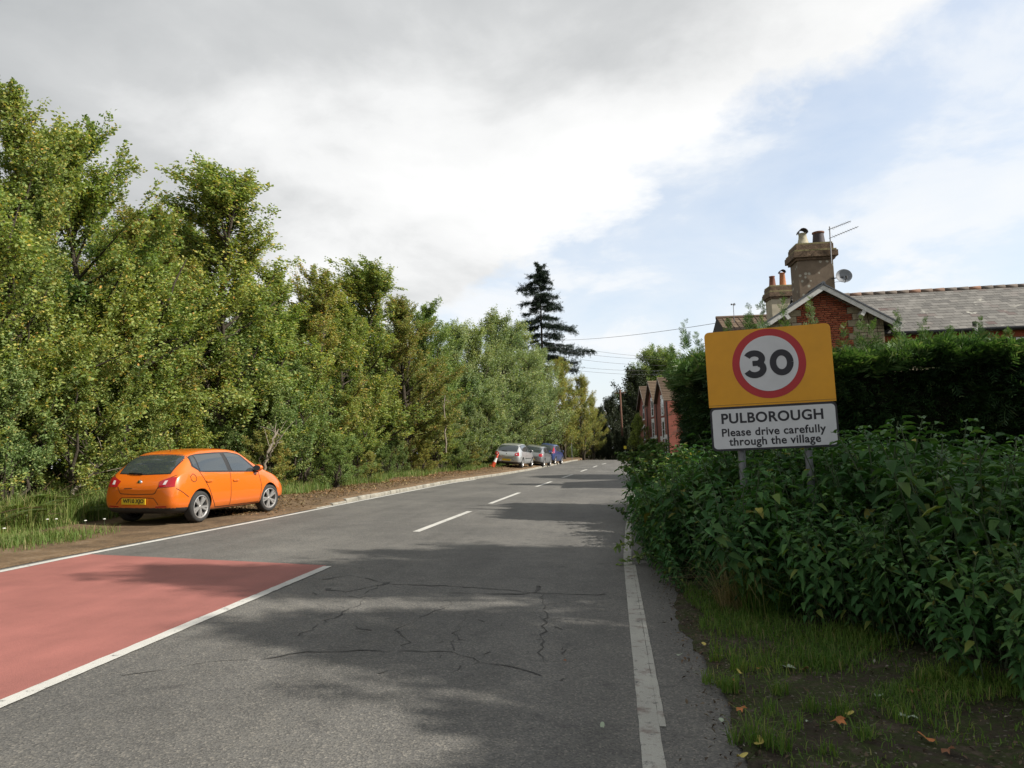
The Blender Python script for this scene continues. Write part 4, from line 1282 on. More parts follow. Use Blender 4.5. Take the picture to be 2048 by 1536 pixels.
def cowl(mb, x, y, z, r):
    """half-round hood over a pot"""
    n = 10; vs = []; fs = []
    for i in range(n + 1):
        w = math.pi * i / n
        for (rr, yy) in ((r, -r), (r, r), (r * .86, r), (r * .86, -r)):
            vs.append((x + rr * math.cos(w), y + yy, z + rr * 1.0 * math.sin(w)))
    for i in range(n):
        for k in range(4):
            fs.append((i * 4 + k, i * 4 + (k + 1) % 4, i * 4 + 4 + (k + 1) % 4, i * 4 + 4 + k))
    mb.add(vs, fs)


hl = lambda px, py, d: house_inv @ unproj(px, py, d)
bpy.context.view_layer.update()
house_inv = house.matrix_world.inverted()
c0 = hl(1598, 575, 26.2); c1 = hl(1667, 575, 26.2); ct = hl(1635, 484, 26.2)
ch1, zt1 = chimney(house, c0.x, c1.x, c0.y - .05, c0.y + .9, ZA - 1.2, ct.z, 'render', .64, .15)
pa = hl(1611, 484, 26.4)
mb = MB(); mb.lathe([(.001, 0), (.27, 0), (.25, .06), (.20, .10), (.15, .28), (.135, .42), (.15, .44), (.15, .47), (.11, .47), (.10, .3)], 16, 'z', (pa.x, pa.y + .3, zt1)); pot = mb.build('pot', 'pot_cream', ch1, True)
mb = MB(); cowl(mb, pa.x, pa.y + .3, zt1 + .47, .17); mb.build('cowl', 'pot_dark', pot)
pb = hl(1643, 484, 26.4)
mb = MB(); mb.lathe([(.001, 0), (.235, 0), (.22, .1), (.185, .44), (.185, .46), (.12, .46), (.11, .2)], 16, 'z', (pb.x, pb.y + .3, zt1)); pot = mb.build('pot', 'pot_dark', ch1, True)
mb = MB(); mb.lathe([(.19, .43), (.215, .45), (.215, .50), (.17, .51), (.14, .45)], 16, 'z', (pb.x, pb.y + .3, zt1)); mb.build('rim', 'pot_rim', pot, True)

# satellite dish and television aerial on the stack
dp_ = unproj(1688, 552, 25.9)
dish = empty('satellite_dish', tuple(dp_)); tag(dish, 'grey satellite dish on an arm beside the lichened chimney', 'satellite dish')
dn = Vector((-0.1, -0.93, 0.30)).normalized()
dm = dn.to_track_quat('Z', 'Y').to_matrix().to_4x4()
mb = MB(); mb.lathe([(.001, -.07), (.1, -.06), (.2, -.025), (.27, .02), (.275, .02), (.2, -.04), (.1, -.075), (.001, -.085)], 24)
mb.v = [tuple(dm @ Vector(v)) for v in mb.v]; mb.build('reflector', 'dish', dish, True)
mb = MB(); e_ = dm @ Vector((.0, -.24, .32)); mb.tube([dm @ Vector((0, -.26, -.02)), e_], .014, 6); mb.tube([e_ - Vector((0, 0, .05)), e_ + Vector((0, 0, .05))], .035, 8); mb.build('feed_arm', 'plastic', dish)
mb = MB(); mb.tube([(0, .05, -.02), (-.14, .08, -.02), (-.40, .12, -.05)], .02, 6); mb.build('wall_arm', 'plastic', dish)
mb = MB(); mb.tube([e_, e_ + Vector((-.1, .1, -.12)), e_ + Vector((-.3, .2, -.1)), (-.38, .15, -.2)], .008, 5); mb.build('cable', 'aluminium', dish)
tv0 = unproj(1661, 500, 26.0)
tv = empty('television_aerial', tuple(tv0)); tag(tv, 'twin-boom television aerial on a mast at the lichened chimney', 'aerial')
tip = unproj(1659, 453, 26.0) - tv0
mb = MB(); mb.tube([(0, 0, -.5), tuple(tip)], .022, 6); mb.build('mast', 'aluminium', tv)
for (pxa, pya, pxb, pyb) in ((1656, 460, 1702, 442), (1658, 477, 1717, 453)):
    a_ = unproj(pxa, pya, 26.0) - tv0; b2_ = unproj(pxb, pyb, 25.4) - tv0
    mb = MB(); mb.tube([tuple(a_), tuple(b2_)], .012, 5)
    n_ = 10
    for i in range(n_):
        p = a_.lerp(b2_, .16 + .84 * i / n_); d_ = (b2_ - a_).normalized().cross(Vector((0, 0, 1))).normalized() * (.13 if i else .2)
        mb.tube([tuple(p - d_), tuple(p + d_)], .006, 4)
    mb.build('boom', 'aluminium', tv)

# neighbour behind: brown tiled roof and cream chimney
MT['brown_tile'] = piece('brown_roof_tile', [(0.0, (0.10, 0.072, 0.05)), (0.6, (0.15, 0.105, 0.075)), (1.0, (0.19, 0.14, 0.095))], nscale=4)
nb0 = unproj(1441, 630, 34)
ng = ground_z(nb0.x, nb0.y)
nb = empty('tiled_cottage', (nb0.x, nb0.y, ng), R_(6)); tag(nb, 'brown tiled roof and cream chimney of the cottage beyond the gabled house', 'house')
NZ = nb0.z - ng
mb = MB(); mb.box(.15, 5.3, -2.0, 3.6, 0, NZ - 1.9); mb.build('wall', 'cream_render', nb)
mb = MB(); mb.add([(0, .8, NZ - .03), (5.4, .8, NZ - .03), (5.4, -2.3, NZ - 2.0), (0, -2.3, NZ - 2.0), (5.4, 3.9, NZ - 2.0), (0, 3.9, NZ - 2.0)], [(0, 3, 2, 1), (0, 1, 4, 5), (0, 5, 3), (1, 2, 4)])
mb.build('roof_deck', 'slate_under', nb)
tr_ = empty('tile_roof'); tr_.parent = nb
mb = MB(); mb.box(-.125, .125, -.02, .36, -.012, .012); mb.tube([(-.1, -.02, .012), (-.1, .36, .012)], .03, 6); tl_me = mb.mesh('tile'); tl_me.materials.append(MT['brown_tile'])
ta = math.atan2(1.97, 3.1); nrow = 12
for r in range(nrow):
    for k in range(21):
        if r < 4 and k % 1 == 0 and r < 3: continue
        yy = -2.3 + 3.1 * r / nrow; zc_ = NZ - 2.0 + 1.97 * r / nrow
        o = link('tile', tl_me, tr_); o.matrix_local = Matrix.Translation((.13 + k * .255, yy, zc_ + .03)) @ Matrix.Rotation(ta - R_(2), 4, 'X')
mb = MB(); mb.tube([(-.02, .8, NZ + .0), (5.4, .8, NZ + .0)], .09, 8); mb.build('ridge', 'brown_tile', nb)
bpy.context.view_layer.update()
nbi = nb.matrix_world.inverted()
q0 = nbi @ unproj(1537, 560, 32.5); q1 = nbi @ unproj(1590, 560, 32.5); qt = nbi @ unproj(1562, 571, 32.5)
ch2, zt2 = chimney(nb, q0.x + .06, q1.x - .06, q0.y, q0.y + .8, NZ - 2.0, qt.z + .02, 'cream_render', .62, .11)
for (pxp, hh, mtp, cw) in ((1549, .44, 'terracotta_dk', 0), (1570, .58, 'terracotta', 1)):
    p_ = nbi @ unproj(pxp, 575, 32.6)
    mb = MB(); mb.lathe([(.001, 0), (.165, 0), (.15, .05), (.115, hh), (.13, hh + .02), (.13, hh + .05), (.09, hh + .05), (.08, .2)], 14, 'z', (p_.x, p_.y + .25, zt2)); pot = mb.build('pot', mtp, ch2, True)
    if cw:
        mb = MB(); cowl(mb, p_.x, p_.y + .25, zt2 + hh + .05, .14); mb.build('cowl', 'pot_dark', pot)
# small terracotta pot showing between the stacks and a thin aerial on the cottage roof
av = unproj(1468, 633, 34)
ta_ = empty('small_aerial', tuple(av)); tag(ta_, 'small spiky aerial standing on the brown tiled cottage roof', 'aerial')
mb = MB(); mb.tube([(0, 0, -.3), (0, 0, .58)], .016, 5); mb.build('mast', 'aluminium', ta_)
mb = MB()
for i in range(7):
    w = R_(-50 + 16 * i); mb.tube([(-.12 * math.cos(w), 0, .58 - .12 * math.sin(w) * .5), (.16 * math.cos(w) - .05, 0.02, .58 + .16 * math.sin(w) * .6)], .009, 4)
mb.build('elements', 'aluminium', ta_)

# ------------------------------------------------------------------ brick terrace down the road
m_, nt_, b_ = newmat('terrace_brickwork')
v_ = objcoord(nt_)
bt = nt_.nodes.new('ShaderNodeTexBrick')
mp = nt_.nodes.new('ShaderNodeMapping'); mp.inputs['Rotation'].default_value = (R_(90), 0, 0); nt_.links.new(v_, mp.inputs[0]); nt_.links.new(mp.outputs[0], bt.inputs['Vector'])
bt.inputs['Scale'].default_value = 1.0; bt.inputs['Brick Width'].default_value = .225; bt.inputs['Row Height'].default_value = .075; bt.inputs['Mortar Size'].default_value = .008
bt.inputs['Color1'].default_value = (.30, .075, .048, 1); bt.inputs['Color2'].default_value = (.22, .055, .04, 1); bt.inputs['Mortar'].default_value = (.26, .16, .12, 1)
c_ = mix(nt_, .5, bt.outputs[0], ramp(nt_, noise(nt_, v_, .8, 6), [(.3, (.6,) * 3), (.7, (1.1,) * 3)]), 'MULTIPLY')
nt_.links.new(c_, b_.inputs['Base Color']); b_.inputs['Roughness'].default_value = .9
MT['terrace_brick'] = m_
P1 = unproj(1329, 905, 84); P3 = unproj(1291, 905, 96)
uu = (P3 - P1); uu.z = 0; UL = uu.length / 2; uu.normalize()
TERR = ['near red brick terrace house with two white-dressed window bays below its gable', 'middle red brick terrace house with white window dressings and a drainpipe each side', 'far end red brick terrace house with plain dark windows, beside the weeping foliage']
for hi_, Dd in enumerate((0, 1, 2)):
    c = P1 + uu * UL * Dd
    g = base_z(c.x, min(c.y, 84)) - .3
    # local x runs away from the camera along the front, local y into the house
    th = empty('terrace_house', mw=frame((c.x, c.y, g), uu, None, (0, 0, 1)))
    tag(th, TERR[hi_], 'house', 'brick terrace houses')
    s_in = -1                                        # front faces +y (towards the road) in this frame
    W2 = UL / 2; D_ = 8.0
    zap = (unproj(1329, 755, 84).z - g) + (0.15 if hi_ == 1 else 0); zev = zap - 2.9
    mb = MB(); poly = [(-W2 + .005, -.5), (W2 - .005, -.5), (W2 - .005, zev), (0, zap - .1), (-W2 + .005, zev)]
    mb.prism(poly, 0, D_, Matrix(((1, 0, 0, 0), (0, 0, -1, 0), (0, 1, 0, 0), (0, 0, 0, 1)))); mb.build('wall', 'terrace_brick', th)
    for s in (-1, 1):
        tan_ = (zap - zev) / W2; ex = s * (W2 - .01); ez = zap + .02 - abs(ex) * tan_
        mb = MB(); mb.add([(0, .35, zap + .04), (ex, .35, ez + .02), (ex, -D_, ez + .02), (0, -D_, zap + .04), (0, .35, zap + .12), (ex, .35, ez + .12), (ex, -D_, ez + .12), (0, -D_, zap + .12)],
                          [(0, 1, 2, 3), (4, 7, 6, 5), (0, 4, 5, 1), (1, 5, 6, 2), (2, 6, 7, 3), (3, 7, 4, 0)])
        rf = mb.build('roof_slope', 'brown_tile', th)
        # tile courses
        for k in range(1, 14):
            t = k / 14; x_ = ex * t; zc_ = zap + .12 + (ez - zap) * t
            mb = MB(); mb.box(min(x_, x_ + s * .05), max(x_, x_ + s * .05), -D_, .37, zc_ - .05, zc_ + .035); mb.build('tile_course', 'brown_tile', rf)
        mb = MB(); mb.add([(0, .36, zap + .11), (ex, .36, ez + .11), (ex, .36, ez - .14), (0, .36, zap - .18), (0, .42, zap + .11), (ex, .42, ez + .11), (ex, .42, ez - .14), (0, .42, zap - .18)],
                          [(0, 3, 2, 1), (4, 5, 6, 7), (0, 1, 5, 4), (1, 2, 6, 5), (2, 3, 7, 6), (3, 0, 4, 7)])
        mb.build('bargeboard', 'barge_grey', th)
    def tw_(x0, x1, z0, z1, dress, door=False):
        w = empty('door' if door else 'window'); w.parent = th
        if dress:
            mb = MB(); mb.box(x0 - .22, x1 + .22, 0.004, .045, z1, z1 + .42); mb.build('lintel', 'white_window', w)
            nq = int((z1 - z0) / .16)
            for xa, sg in ((x0, -1), (x1, 1)):
                mb = MB()
                poly = [(xa, z0)]
                for k in range(nq):
                    e = .26 if k % 2 else .15
                    poly += [(xa + sg * e, z0 + k * .16), (xa + sg * e, z0 + (k + 1) * .16)]
                poly.append((xa, z0 + nq * .16))
                mb.prism(poly, -.004, -.04, Matrix(((1, 0, 0, 0), (0, 0, -1, 0), (0, 1, 0, 0), (0, 0, 0, 1)))); mb.build('quoins', 'white_window', w)
        if not door:
            mb = MB(); mb.box(x0 - .08, x1 + .08, .004, .09, z0 - .1, z0 - .005); mb.build('sill', 'white_window', w)
        mb = MB()
        if door: mb.box(x0, x1, -.05, .012, z0, z1)
        else:
            mb.box(x0, x0 + .07, .003, .03, z0, z1); mb.box(x1 - .07, x1, .003, .03, z0, z1); mb.box(x0 + .071, x1 - .071, .003, .03, z1 - .07, z1); mb.box(x0 + .071, x1 - .071, .003, .03, z0, z0 + .07); mb.box(x0 + .071, x1 - .071, .003, .03, (z0 + z1) / 2 - .03, (z0 + z1) / 2 + .03)
        mb.build('frame' if not door else 'door_leaf', 'white_window', w)
        mb = MB()
        if door: mb.box(x0 + .15, x1 - .15, .013, .02, z0 + 1.3, z1 - .15)
        else: mb.box(x0 + .02, x1 - .02, .0025, .012, z0 + .02, z1 - .02)
        mb.build('pane', 'window_glass', w)
        return w
    dr = hi_ < 2
    mb = None
    tw_(-.85, .35, zap - 4.3, zap - 2.4, dr)
    tw_(-.85, .35, zap - 7.0, zap - 5.05, dr)
    w_ = tw_(-1.9, -.75, .95, 2.75, dr)
    tw_(.55, 1.5, .12, 2.6, dr, True)
    if hi_ == 2:
        mb = MB(); mb.add([(-.80, .03, zap - 5.1), (.30, .03, zap - 5.1), (.30, .42, zap - 5.75), (-.80, .42, zap - 5.75)], [(0, 1, 2, 3)]); mb.build('open_casement', 'white_window', th)
    mb = MB(); mb.tube([(-W2 + .12, .09, 0), (-W2 + .12, .09, zev - .1)], .06, 6); mb.build('drainpipe', 'gutter', th)
    mb = MB(); mb.box(-W2 + .02, W2 - .02, -3.4, -2.6, zap - .6, zap + .1)

# ================================================================== vegetation
def unit(a): return a / np.maximum(1e-9, np.linalg.norm(a, axis=-1, keepdims=True))


def leaf_quads(P, L, rng, wid=0.62, flat=0.45, lean=None):
    """one folded diamond per leaf; returns verts and quads"""
    n = len(P)
    d = rng.normal(size=(n, 3)); d[:, 2] = d[:, 2] * 0.5 - 0.15
    if lean is not None: d = unit(d) + lean
    d = unit(d)
    up = np.array([0, 0, 1.0]) * flat + rng.normal(size=(n, 3)) * (1 - flat) * 0.9
    s = unit(np.cross(d, up)); nn = np.cross(s, d)
    L = np.asarray(L).reshape(-1, 1) * (0.7 + 0.6 * rng.random((n, 1)))
    w = L * wid / 2
    fold = 0.12 * L
    V = np.empty((n, 4, 3))
    V[:, 0] = P
    V[:, 1] = P + d * L * 0.45 + s * w + nn * fold
    V[:, 2] = P + d * L - nn * fold * 0.8
    V[:, 3] = P + d * L * 0.45 - s * w + nn * fold
    return V.reshape(-1, 3), np.arange(n * 4).reshape(n, 4)


def bez(a, d0, length, bend, n):
    """curved path: start a, direction d0, bending towards bend"""
    pts = [a]; d = d0 / np.linalg.norm(d0)
    for i in range(n):
        d = d + bend / n; d = d / np.linalg.norm(d)
        pts.append(pts[-1] + d * length / n)
    return np.array(pts)


def tubes_np(paths, rads, ns):
    """many tapered tubes into arrays"""
    Vs = []; Fs = []; o = 0
    for P, r, n in zip(paths, rads, ns):
        P = np.asarray(P); m = len(P)
        T = np.gradient(P, axis=0); T = unit(T)
        ref = np.where(np.abs(T[:, 2:3]) < 0.9, np.array([[0, 0, 1.0]]), np.array([[1.0, 0, 0]]))
        A = unit(np.cross(T, ref)); B = np.cross(T, A)
        ang = np.arange(n) * 2 * math.pi / n
        ring = P[:, None, :] + np.asarray(r)[:, None, None] * (np.cos(ang)[None, :, None] * A[:, None, :] + np.sin(ang)[None, :, None] * B[:, None, :])
        Vs.append(ring.reshape(-1, 3))
        i = np.arange(m - 1)[:, None] * n; k = np.arange(n)[None, :]; k2 = (k + 1) % n
        Fs.append((np.stack([i + k, i + k2, i + n + k2, i + n + k], -1).reshape(-1, 4)) + o)
        o += m * n
    return np.concatenate(Vs), np.concatenate(Fs)


def broadleaf(seed, H=10.0, R=2.4, nleaf=34000, L=0.105, stems=3, limbs=64, twigs=9, low=0.10, spread=0.35, topshoots=9, droop=0.0, leafwid=0.62):
    """template: returns (wood mesh, crown mesh)"""
    rng = np.random.default_rng(seed)
    paths = []; rads = []; ns = []
    stem_paths = []
    for k in range(stems):
        az = rng.random() * 6.28; ln = rng.uniform(0.05, 0.2) * (0 if stems == 1 else 1)
        d0 = np.array([math.cos(az) * ln, math.sin(az) * ln, 1.0])
        h = H * (0.95 if k == 0 else rng.uniform(0.45, 0.75))
        P = bez(np.array([math.cos(az) * .12 * (stems > 1), math.sin(az) * .12 * (stems > 1), -0.1]), d0, h, np.array([rng.normal() * .2, rng.normal() * .2, 0.25]), 10)
        P[1:-1] += rng.normal(size=(9, 3)) * np.array([.05, .05, 0])
        stem_paths.append(P); paths.append(P); rads.append(np.linspace(0.012 * H + .002 * min(H, 10), 0.0012 * H, 11)); ns.append(7)
    tw_start = []; tw_dir = []; tw_len = []
    prof_t = [0.0, 0.12, 0.35, 0.6, 0.85, 1.0]; prof_r = [0.80, 1.0, 1.0, 0.76, 0.40, 0.22]
    for k in range(limbs + topshoots):
        top = k >= limbs
        P = stem_paths[0 if (top or rng.random() < .5) else rng.integers(stems)]
        t = rng.uniform(0.66, 0.98) if top else low + (0.95 - low) * rng.random() ** 0.9
        f = t * 10; i = min(9, int(f)); a = P[i] + (P[i + 1] - P[i]) * (f - i)
        az = rng.random() * 6.28
        el = math.radians(rng.uniform(52, 80) if top else (15 + 42 * t + rng.normal() * 10))
        d0 = np.array([math.cos(az) * math.cos(el), math.sin(az) * math.cos(el), math.sin(el)])
        ln = (rng.uniform(.55, 1.15) * (1.75 - .95 * (t - .66) / .32) * H / 10) if top else R * np.interp(t, prof_t, prof_r) * rng.uniform(0.65, 1.25)
        Q = bez(a, d0, ln, np.array([0, 0, 0.45 - droop]) + rng.normal(size=3) * .22, 6)
        paths.append(Q); rads.append(np.linspace(0.006 * H * (1.1 - t * .7), 0.0006 * H, 7)); ns.append(5)
        nt_ = twigs if not top else twigs
        for j in range(nt_):
            s = rng.uniform(0.22, 1.0) * 6 if not top else rng.uniform(.1, 1.0) * 6
            i2 = min(5, int(s)); b = Q[i2] + (Q[i2 + 1] - Q[i2]) * (s - i2)
            ld = Q[i2 + 1] - Q[i2]; ld = ld / np.linalg.norm(ld)
            td = ld * (1.15 if H > 6 else .7) + rng.normal(size=3) * .5 + np.array([0, 0, .25 - droop])
            td /= np.linalg.norm(td)
            tl = rng.uniform(.35, .95) * (0.6 if top else 1.0) * H / 10
            tw_start.append(b); tw_dir.append(td); tw_len.append(tl)
            T = bez(b, td, tl, np.array([0, 0, .25 - droop * 2]), 2)
            paths.append(T); rads.append(np.array([.008, .006, .003]) * H / 10); ns.append(3)
    S = np.array(tw_start); D = np.array(tw_dir); TL = np.array(tw_len)
    idx = rng.choice(len(S), nleaf, p=TL / TL.sum())
    s = rng.random((nleaf, 1)) ** 0.8
    side = rng.normal(size=(nleaf, 3)) * spread * 0.42 * TL[idx][:, None] * (0.5 + 0.6 * (1 - s))
    Pp = S[idx] + D[idx] * TL[idx][:, None] * s * 1.05 + side + np.array([0, 0, 1]) * (s ** 2) * (.12 - droop) * TL[idx][:, None]
    V, Fq = leaf_quads(Pp, L, rng, leafwid, lean=D[idx] * .5)
    wv, wf = tubes_np(paths, rads, ns)
    kz = H / np.percentile(V[:, 2], 99.8)
    V = V * kz; wv = wv * kz
    tp = V[V[:, 2] > H * .95][:, :2].mean(0)          # bring the leading shoots over the base
    for A in (V, wv): A[:, :2] -= tp * (np.clip(A[:, 2:3], 0, None) / H) ** 1.2
    return mesh_np('trunk', wv, wf, True), mesh_np('crown', V, Fq)


def place_tree(name, tpl, x, y, h, tplH, mat, label, cat, group, rot=None, wide=1.0, wood='bark'):
    wood_me, leaf_me = tpl
    t = empty(name, (x, y, ground_z(x, y) - 0.02), random.uniform(0, 6.28) if rot is None else rot)
    s = h / tplH
    t.scale = (s * wide, s * wide, s)
    tag(t, label, cat, group)
    o = link('trunk', wood_me, t); 
    if not wood_me.materials: wood_me.materials.append(MT[wood])
    o = link('crown', leaf_me, t)
    if not leaf_me.materials: leaf_me.materials.append(MT[mat])
    o.material_slots[0].link = 'OBJECT'; o.material_slots[0].material = MT[mat]
    return t


TA = [broadleaf(11 + i, 10, 2.65, 74000, 0.080, stems=4, limbs=80, twigs=9, topshoots=15, spread=.28) for i in range(4)]
TB = [broadleaf(41 + i, 10, 2.9, 44000, 0.095, stems=3, limbs=70, twigs=8, topshoots=14, spread=0.5) for i in range(2)]      # bushier, for farther trees
SH = [broadleaf(61 + i, 4, 1.75, 25000, 0.062, stems=5, limbs=46, twigs=8, low=0.04, spread=0.5, topshoots=10) for i in range(3)]
# leaf size in templates is absolute; shrubs are nearly full scale


def tree_at(px, top, d, tpl, mat, label, name='broadleaf_tree', group='roadside belt trees', wide=1.0, tH=10.0, rot=None):
    p = unproj(px, 900, d)
    zt = unproj(px, top, d).z
    h = zt - ground_z(p.x, p.y)
    return place_tree(name, tpl, p.x, p.y, h, tH, mat, label, 'tree', group, rot, wide)


L1 = 'tall ascending tree with yellow-flecked leaves in the roadside belt'
L2 = 'broad yellow-tinged tree in the roadside belt above the leaf-strewn verge'
L3 = 'grey-green bushy sallow tree beyond the silver car'
L4 = 'dark infill tree standing deep in the roadside belt'
for (px, top, d, k, mt, wd, lb) in ((-150, 160, 14.3, 0, 'leaf_a', 1.1, L1), (-5, 132, 15.8, 1, 'leaf_a', .95, L1), (165, 218, 18.5, 2, 'leaf_a', 1.1, L1), (430, 318, 22.5, 3, 'leaf_a', 1.3, L1), (285, 395, 20.5, 0, 'leaf_y', 1.15, L1),
                               (350, 420, 24.5, 2, 'leaf_a', 1.2, L1), (535, 525, 25.5, 1, 'leaf_a', 1.4, L1), (630, 528, 28.5, 2, 'leaf_y', 1.3, L2), (680, 575, 30.5, 1, 'leaf_a', 1.3, L2), (730, 518, 32.5, 3, 'leaf_a', 1.35, L2), (805, 590, 36.5, 0, 'leaf_y', 1.3, L2)):
    tree_at(px, top, d, TA[k], mt, lb, wide=wd)
tree_at(866, 600, 43, TA[1], 'leaf_b', 'slim darker tree rising between yellowing trees and pale sallows', group=None, wide=1.2)
for (px, top, d, k) in ((918, 640, 47, 0), (955, 645, 49, 1), (1000, 618, 52, 1), (1040, 640, 60, 0)):
    tree_at(px, top, d, TB[k], 'leaf_c', L3, wide=1.1)
tree_at(1085, 690, 66, TB[1], 'leaf_c', 'sallow at the foot of the spruce, its crown spreading over the parked cars', group=None)
for (px, top, d, k, wd) in ((1128, 715, 74, 0, 1.0), (1168, 748, 80, 1, .9), (1188, 790, 88, 0, .8)):
    tree_at(px, top, d, TB[k], 'leaf_y', 'yellowing tree beyond the blue car where the belt nears the bend', wide=wd, group='yellowing trees near the bend')
for (px, top, d) in ((60, 330, 19), (-120, 300, 18), (215, 430, 24), (350, 450, 27), (500, 560, 31), (590, 610, 35), (690, 640, 40), (780, 650, 45), (850, 670, 52), (900, 690, 58), (1000, 690, 72), (1060, 710, 82)):
    tree_at(px, top, d, TB[(px // 7) % 2], 'leaf_b', L4, 'infill_tree', 'infill trees of the belt', 1.05)
# front rank of shrubs, foliage to the ground
LS = 'leafy green shrub filling the foot of the roadside belt'
LSM = {'leaf_b': LS, 'leaf_a': 'yellow-flecked leafy shrub at the front of the roadside belt', 'leaf_c': 'pale grey-green shrub at the front of the roadside belt', 'leaf_y': 'shrub turning yellow at the front of the roadside belt'}
LS2 = 'thin brownish twiggy shrub at the belt edge above the verge grass'
shr = []
yy = 9.5
k = 0
while yy < 97:
    off = 3.9 + 0.5 * math.sin(yy * 1.3) - 0.9 * sstep(34, 50, yy)
    if yy < 19: off = 4.6
    x = yl_(yy) - off
    h = random.uniform(3.0, 4.9)
    mt = random.choice(['leaf_b', 'leaf_b', 'leaf_a', 'leaf_c', 'leaf_c'] if yy > 40 else ['leaf_b', 'leaf_b', 'leaf_a', 'leaf_a', 'leaf_y'])
    if random.random() < .4 and 16 < yy < 45: h = random.uniform(1.5, 2.2)
    place_tree('roadside_shrub', SH[k % 3], x, yy, h, 4.0, mt, LSM[mt], 'shrub', 'shrubs along the roadside belt', None, random.uniform(.85, 1.15))
    if k % 2 == 0 and yy > 17:
        place_tree('low_shrub', SH[(k + 1) % 3], x + 1.0, yy + .6, random.uniform(1.2, 1.9), 4.0, 'leaf_y' if k % 4 else 'leaf_b', LS2, 'shrub', 'low shrubs at the verge', None, random.uniform(1.2, 1.7))
    x2 = x - 2.0
    place_tree('roadside_shrub', SH[(k + 2) % 3], x2, yy + .8, random.uniform(4.2, 6.2), 4.0, 'leaf_b', LS, 'shrub', 'shrubs along the roadside belt', None, 1.05)
    yy += 1.75 if yy < 45 else 2.6
    k += 1

# trees off to the right whose shade falls across the near road and the nettles
TR = broadleaf(81, 10, 3.2, 26000, 0.16, stems=2, limbs=70, twigs=8, low=.2, spread=.55)
LR = 'large shade tree standing on the right behind the nettle bank'
for (x, y, h, w) in ((11.0, 6.0, 13.0, .75), (9.0, 7.4, 9.5, .85), (8.3, 2.7, 7.2, .85), (12.0, 8.2, 12.0, .72), (6.8, -1.2, 4.4, 1.2), (10.5, 3.9, 10.5, .80), (6.9, 4.4, 5.2, 1.0)):
    place_tree('shade_tree', TR, x, y, h, 10.0, 'leaf_b', LR, 'tree', 'shade trees on the right', None, w)

# dark trees at the end of the road, trees behind the terrace, weeping foliage at its corner
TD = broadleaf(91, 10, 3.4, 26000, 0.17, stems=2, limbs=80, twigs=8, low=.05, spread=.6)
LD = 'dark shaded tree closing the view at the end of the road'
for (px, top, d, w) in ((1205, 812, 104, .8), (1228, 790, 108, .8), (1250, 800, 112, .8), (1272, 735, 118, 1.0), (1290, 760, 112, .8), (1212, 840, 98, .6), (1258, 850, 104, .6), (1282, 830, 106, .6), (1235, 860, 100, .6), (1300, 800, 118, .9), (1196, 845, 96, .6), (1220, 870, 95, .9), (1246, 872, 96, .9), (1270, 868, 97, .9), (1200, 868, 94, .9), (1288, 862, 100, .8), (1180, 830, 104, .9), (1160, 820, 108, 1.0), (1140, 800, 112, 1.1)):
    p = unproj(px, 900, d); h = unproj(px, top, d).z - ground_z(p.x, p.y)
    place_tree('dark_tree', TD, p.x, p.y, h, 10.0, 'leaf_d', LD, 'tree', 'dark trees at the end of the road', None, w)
LT = 'airy grey-green tree rising behind the brick terrace'
for (px, top, d, w) in ((1318, 690, 125, 1.2), (1348, 695, 122, 1.2), (1285, 725, 122, 1.1), (1335, 700, 128, 1.2)):
    p = unproj(px, 900, d); h = unproj(px, top, d).z - ground_z(p.x, p.y)
    place_tree('airy_tree', TB[0], p.x, p.y, h, 10.0, 'leaf_b', LT, 'tree', 'airy trees behind the terrace', None, w)
WP = broadleaf(97, 5, 1.3, 9000, 0.11, stems=2, limbs=40, twigs=9, low=.35, spread=.5, topshoots=4, droop=.9, leafwid=.4)
p = unproj(1280, 910, 92); h = unproj(1280, 826, 92).z - base_z(p.x, p.y)
place_tree('weeping_tree', WP, p.x, p.y, h, 5.0, 'leaf_w', 'bright yellow-green weeping foliage beside the brick terrace', 'tree', None, None, .8)

# ------------------------------------------------------------------ spruce above the belt
MT['spruce_bark'] = plain('spruce_bark', (0.055, 0.048, 0.04), .95, var=.4)
rng = np.random.default_rng(5)
spd = 84
b0 = unproj(1092, 900, spd); spg = ground_z(b0.x, b0.y)
stop = unproj(1092, 512, spd).z - spg
spruce = empty('spruce_tree', (b0.x, b0.y, spg)); tag(spruce, 'tall dark conifer with tiered ragged branches above the roadside trees', 'tree')
paths = [np.array([[0, 0, -.2], [0, 0, stop * .5], [.05, 0, stop * .8], [-.03, 0, stop * .97], [-.12, 0, stop]])]; rads = [np.array([.26, .15, .07, .035, .012])]; ns = [8]
NP = []; ND = []; NL = []
ax = np.array([cr.x, cr.y, 0]); ay = np.array([-cr.y, cr.x, 0])
pxm = spd / 1450


def branch(z, az, ln, rise=0.0):
    d0 = math.cos(az) * ax + math.sin(az) * ay + np.array([0, 0, rise])
    Q = bez(np.array([0, 0, z]), d0, ln, np.array([0, 0, -.35 if rise < .2 else -.1]) + np.array([0, 0, .0]), 8)
    Q[-3:, 2] += np.array([.05, .12, .22]) * ln * .35
    paths.append(Q); rads.append(np.linspace(.035 + .008 * ln, .01, 9)); ns.append(4)
    n = int(22 * ln) + 8
    for i in range(n):
        s = (rng.random() ** .7) * 7.98; k = int(s)
        b = Q[k] + (Q[k + 1] - Q[k]) * (s - k)
        td = unit(Q[k + 1] - Q[k]) * .7 + rng.normal(size=3) * .5 + np.array([0, 0, -.35])
        tl = rng.uniform(.35, .95) * min(1, .35 + ln * .22)
        m = 22
        tt = rng.random((m, 1))
        NP.append(b + unit(td) * tl * tt + rng.normal(size=(m, 3)) * .05); ND.append(np.repeat(unit(td)[None], m, 0)); NL.append(np.full(m, .20))


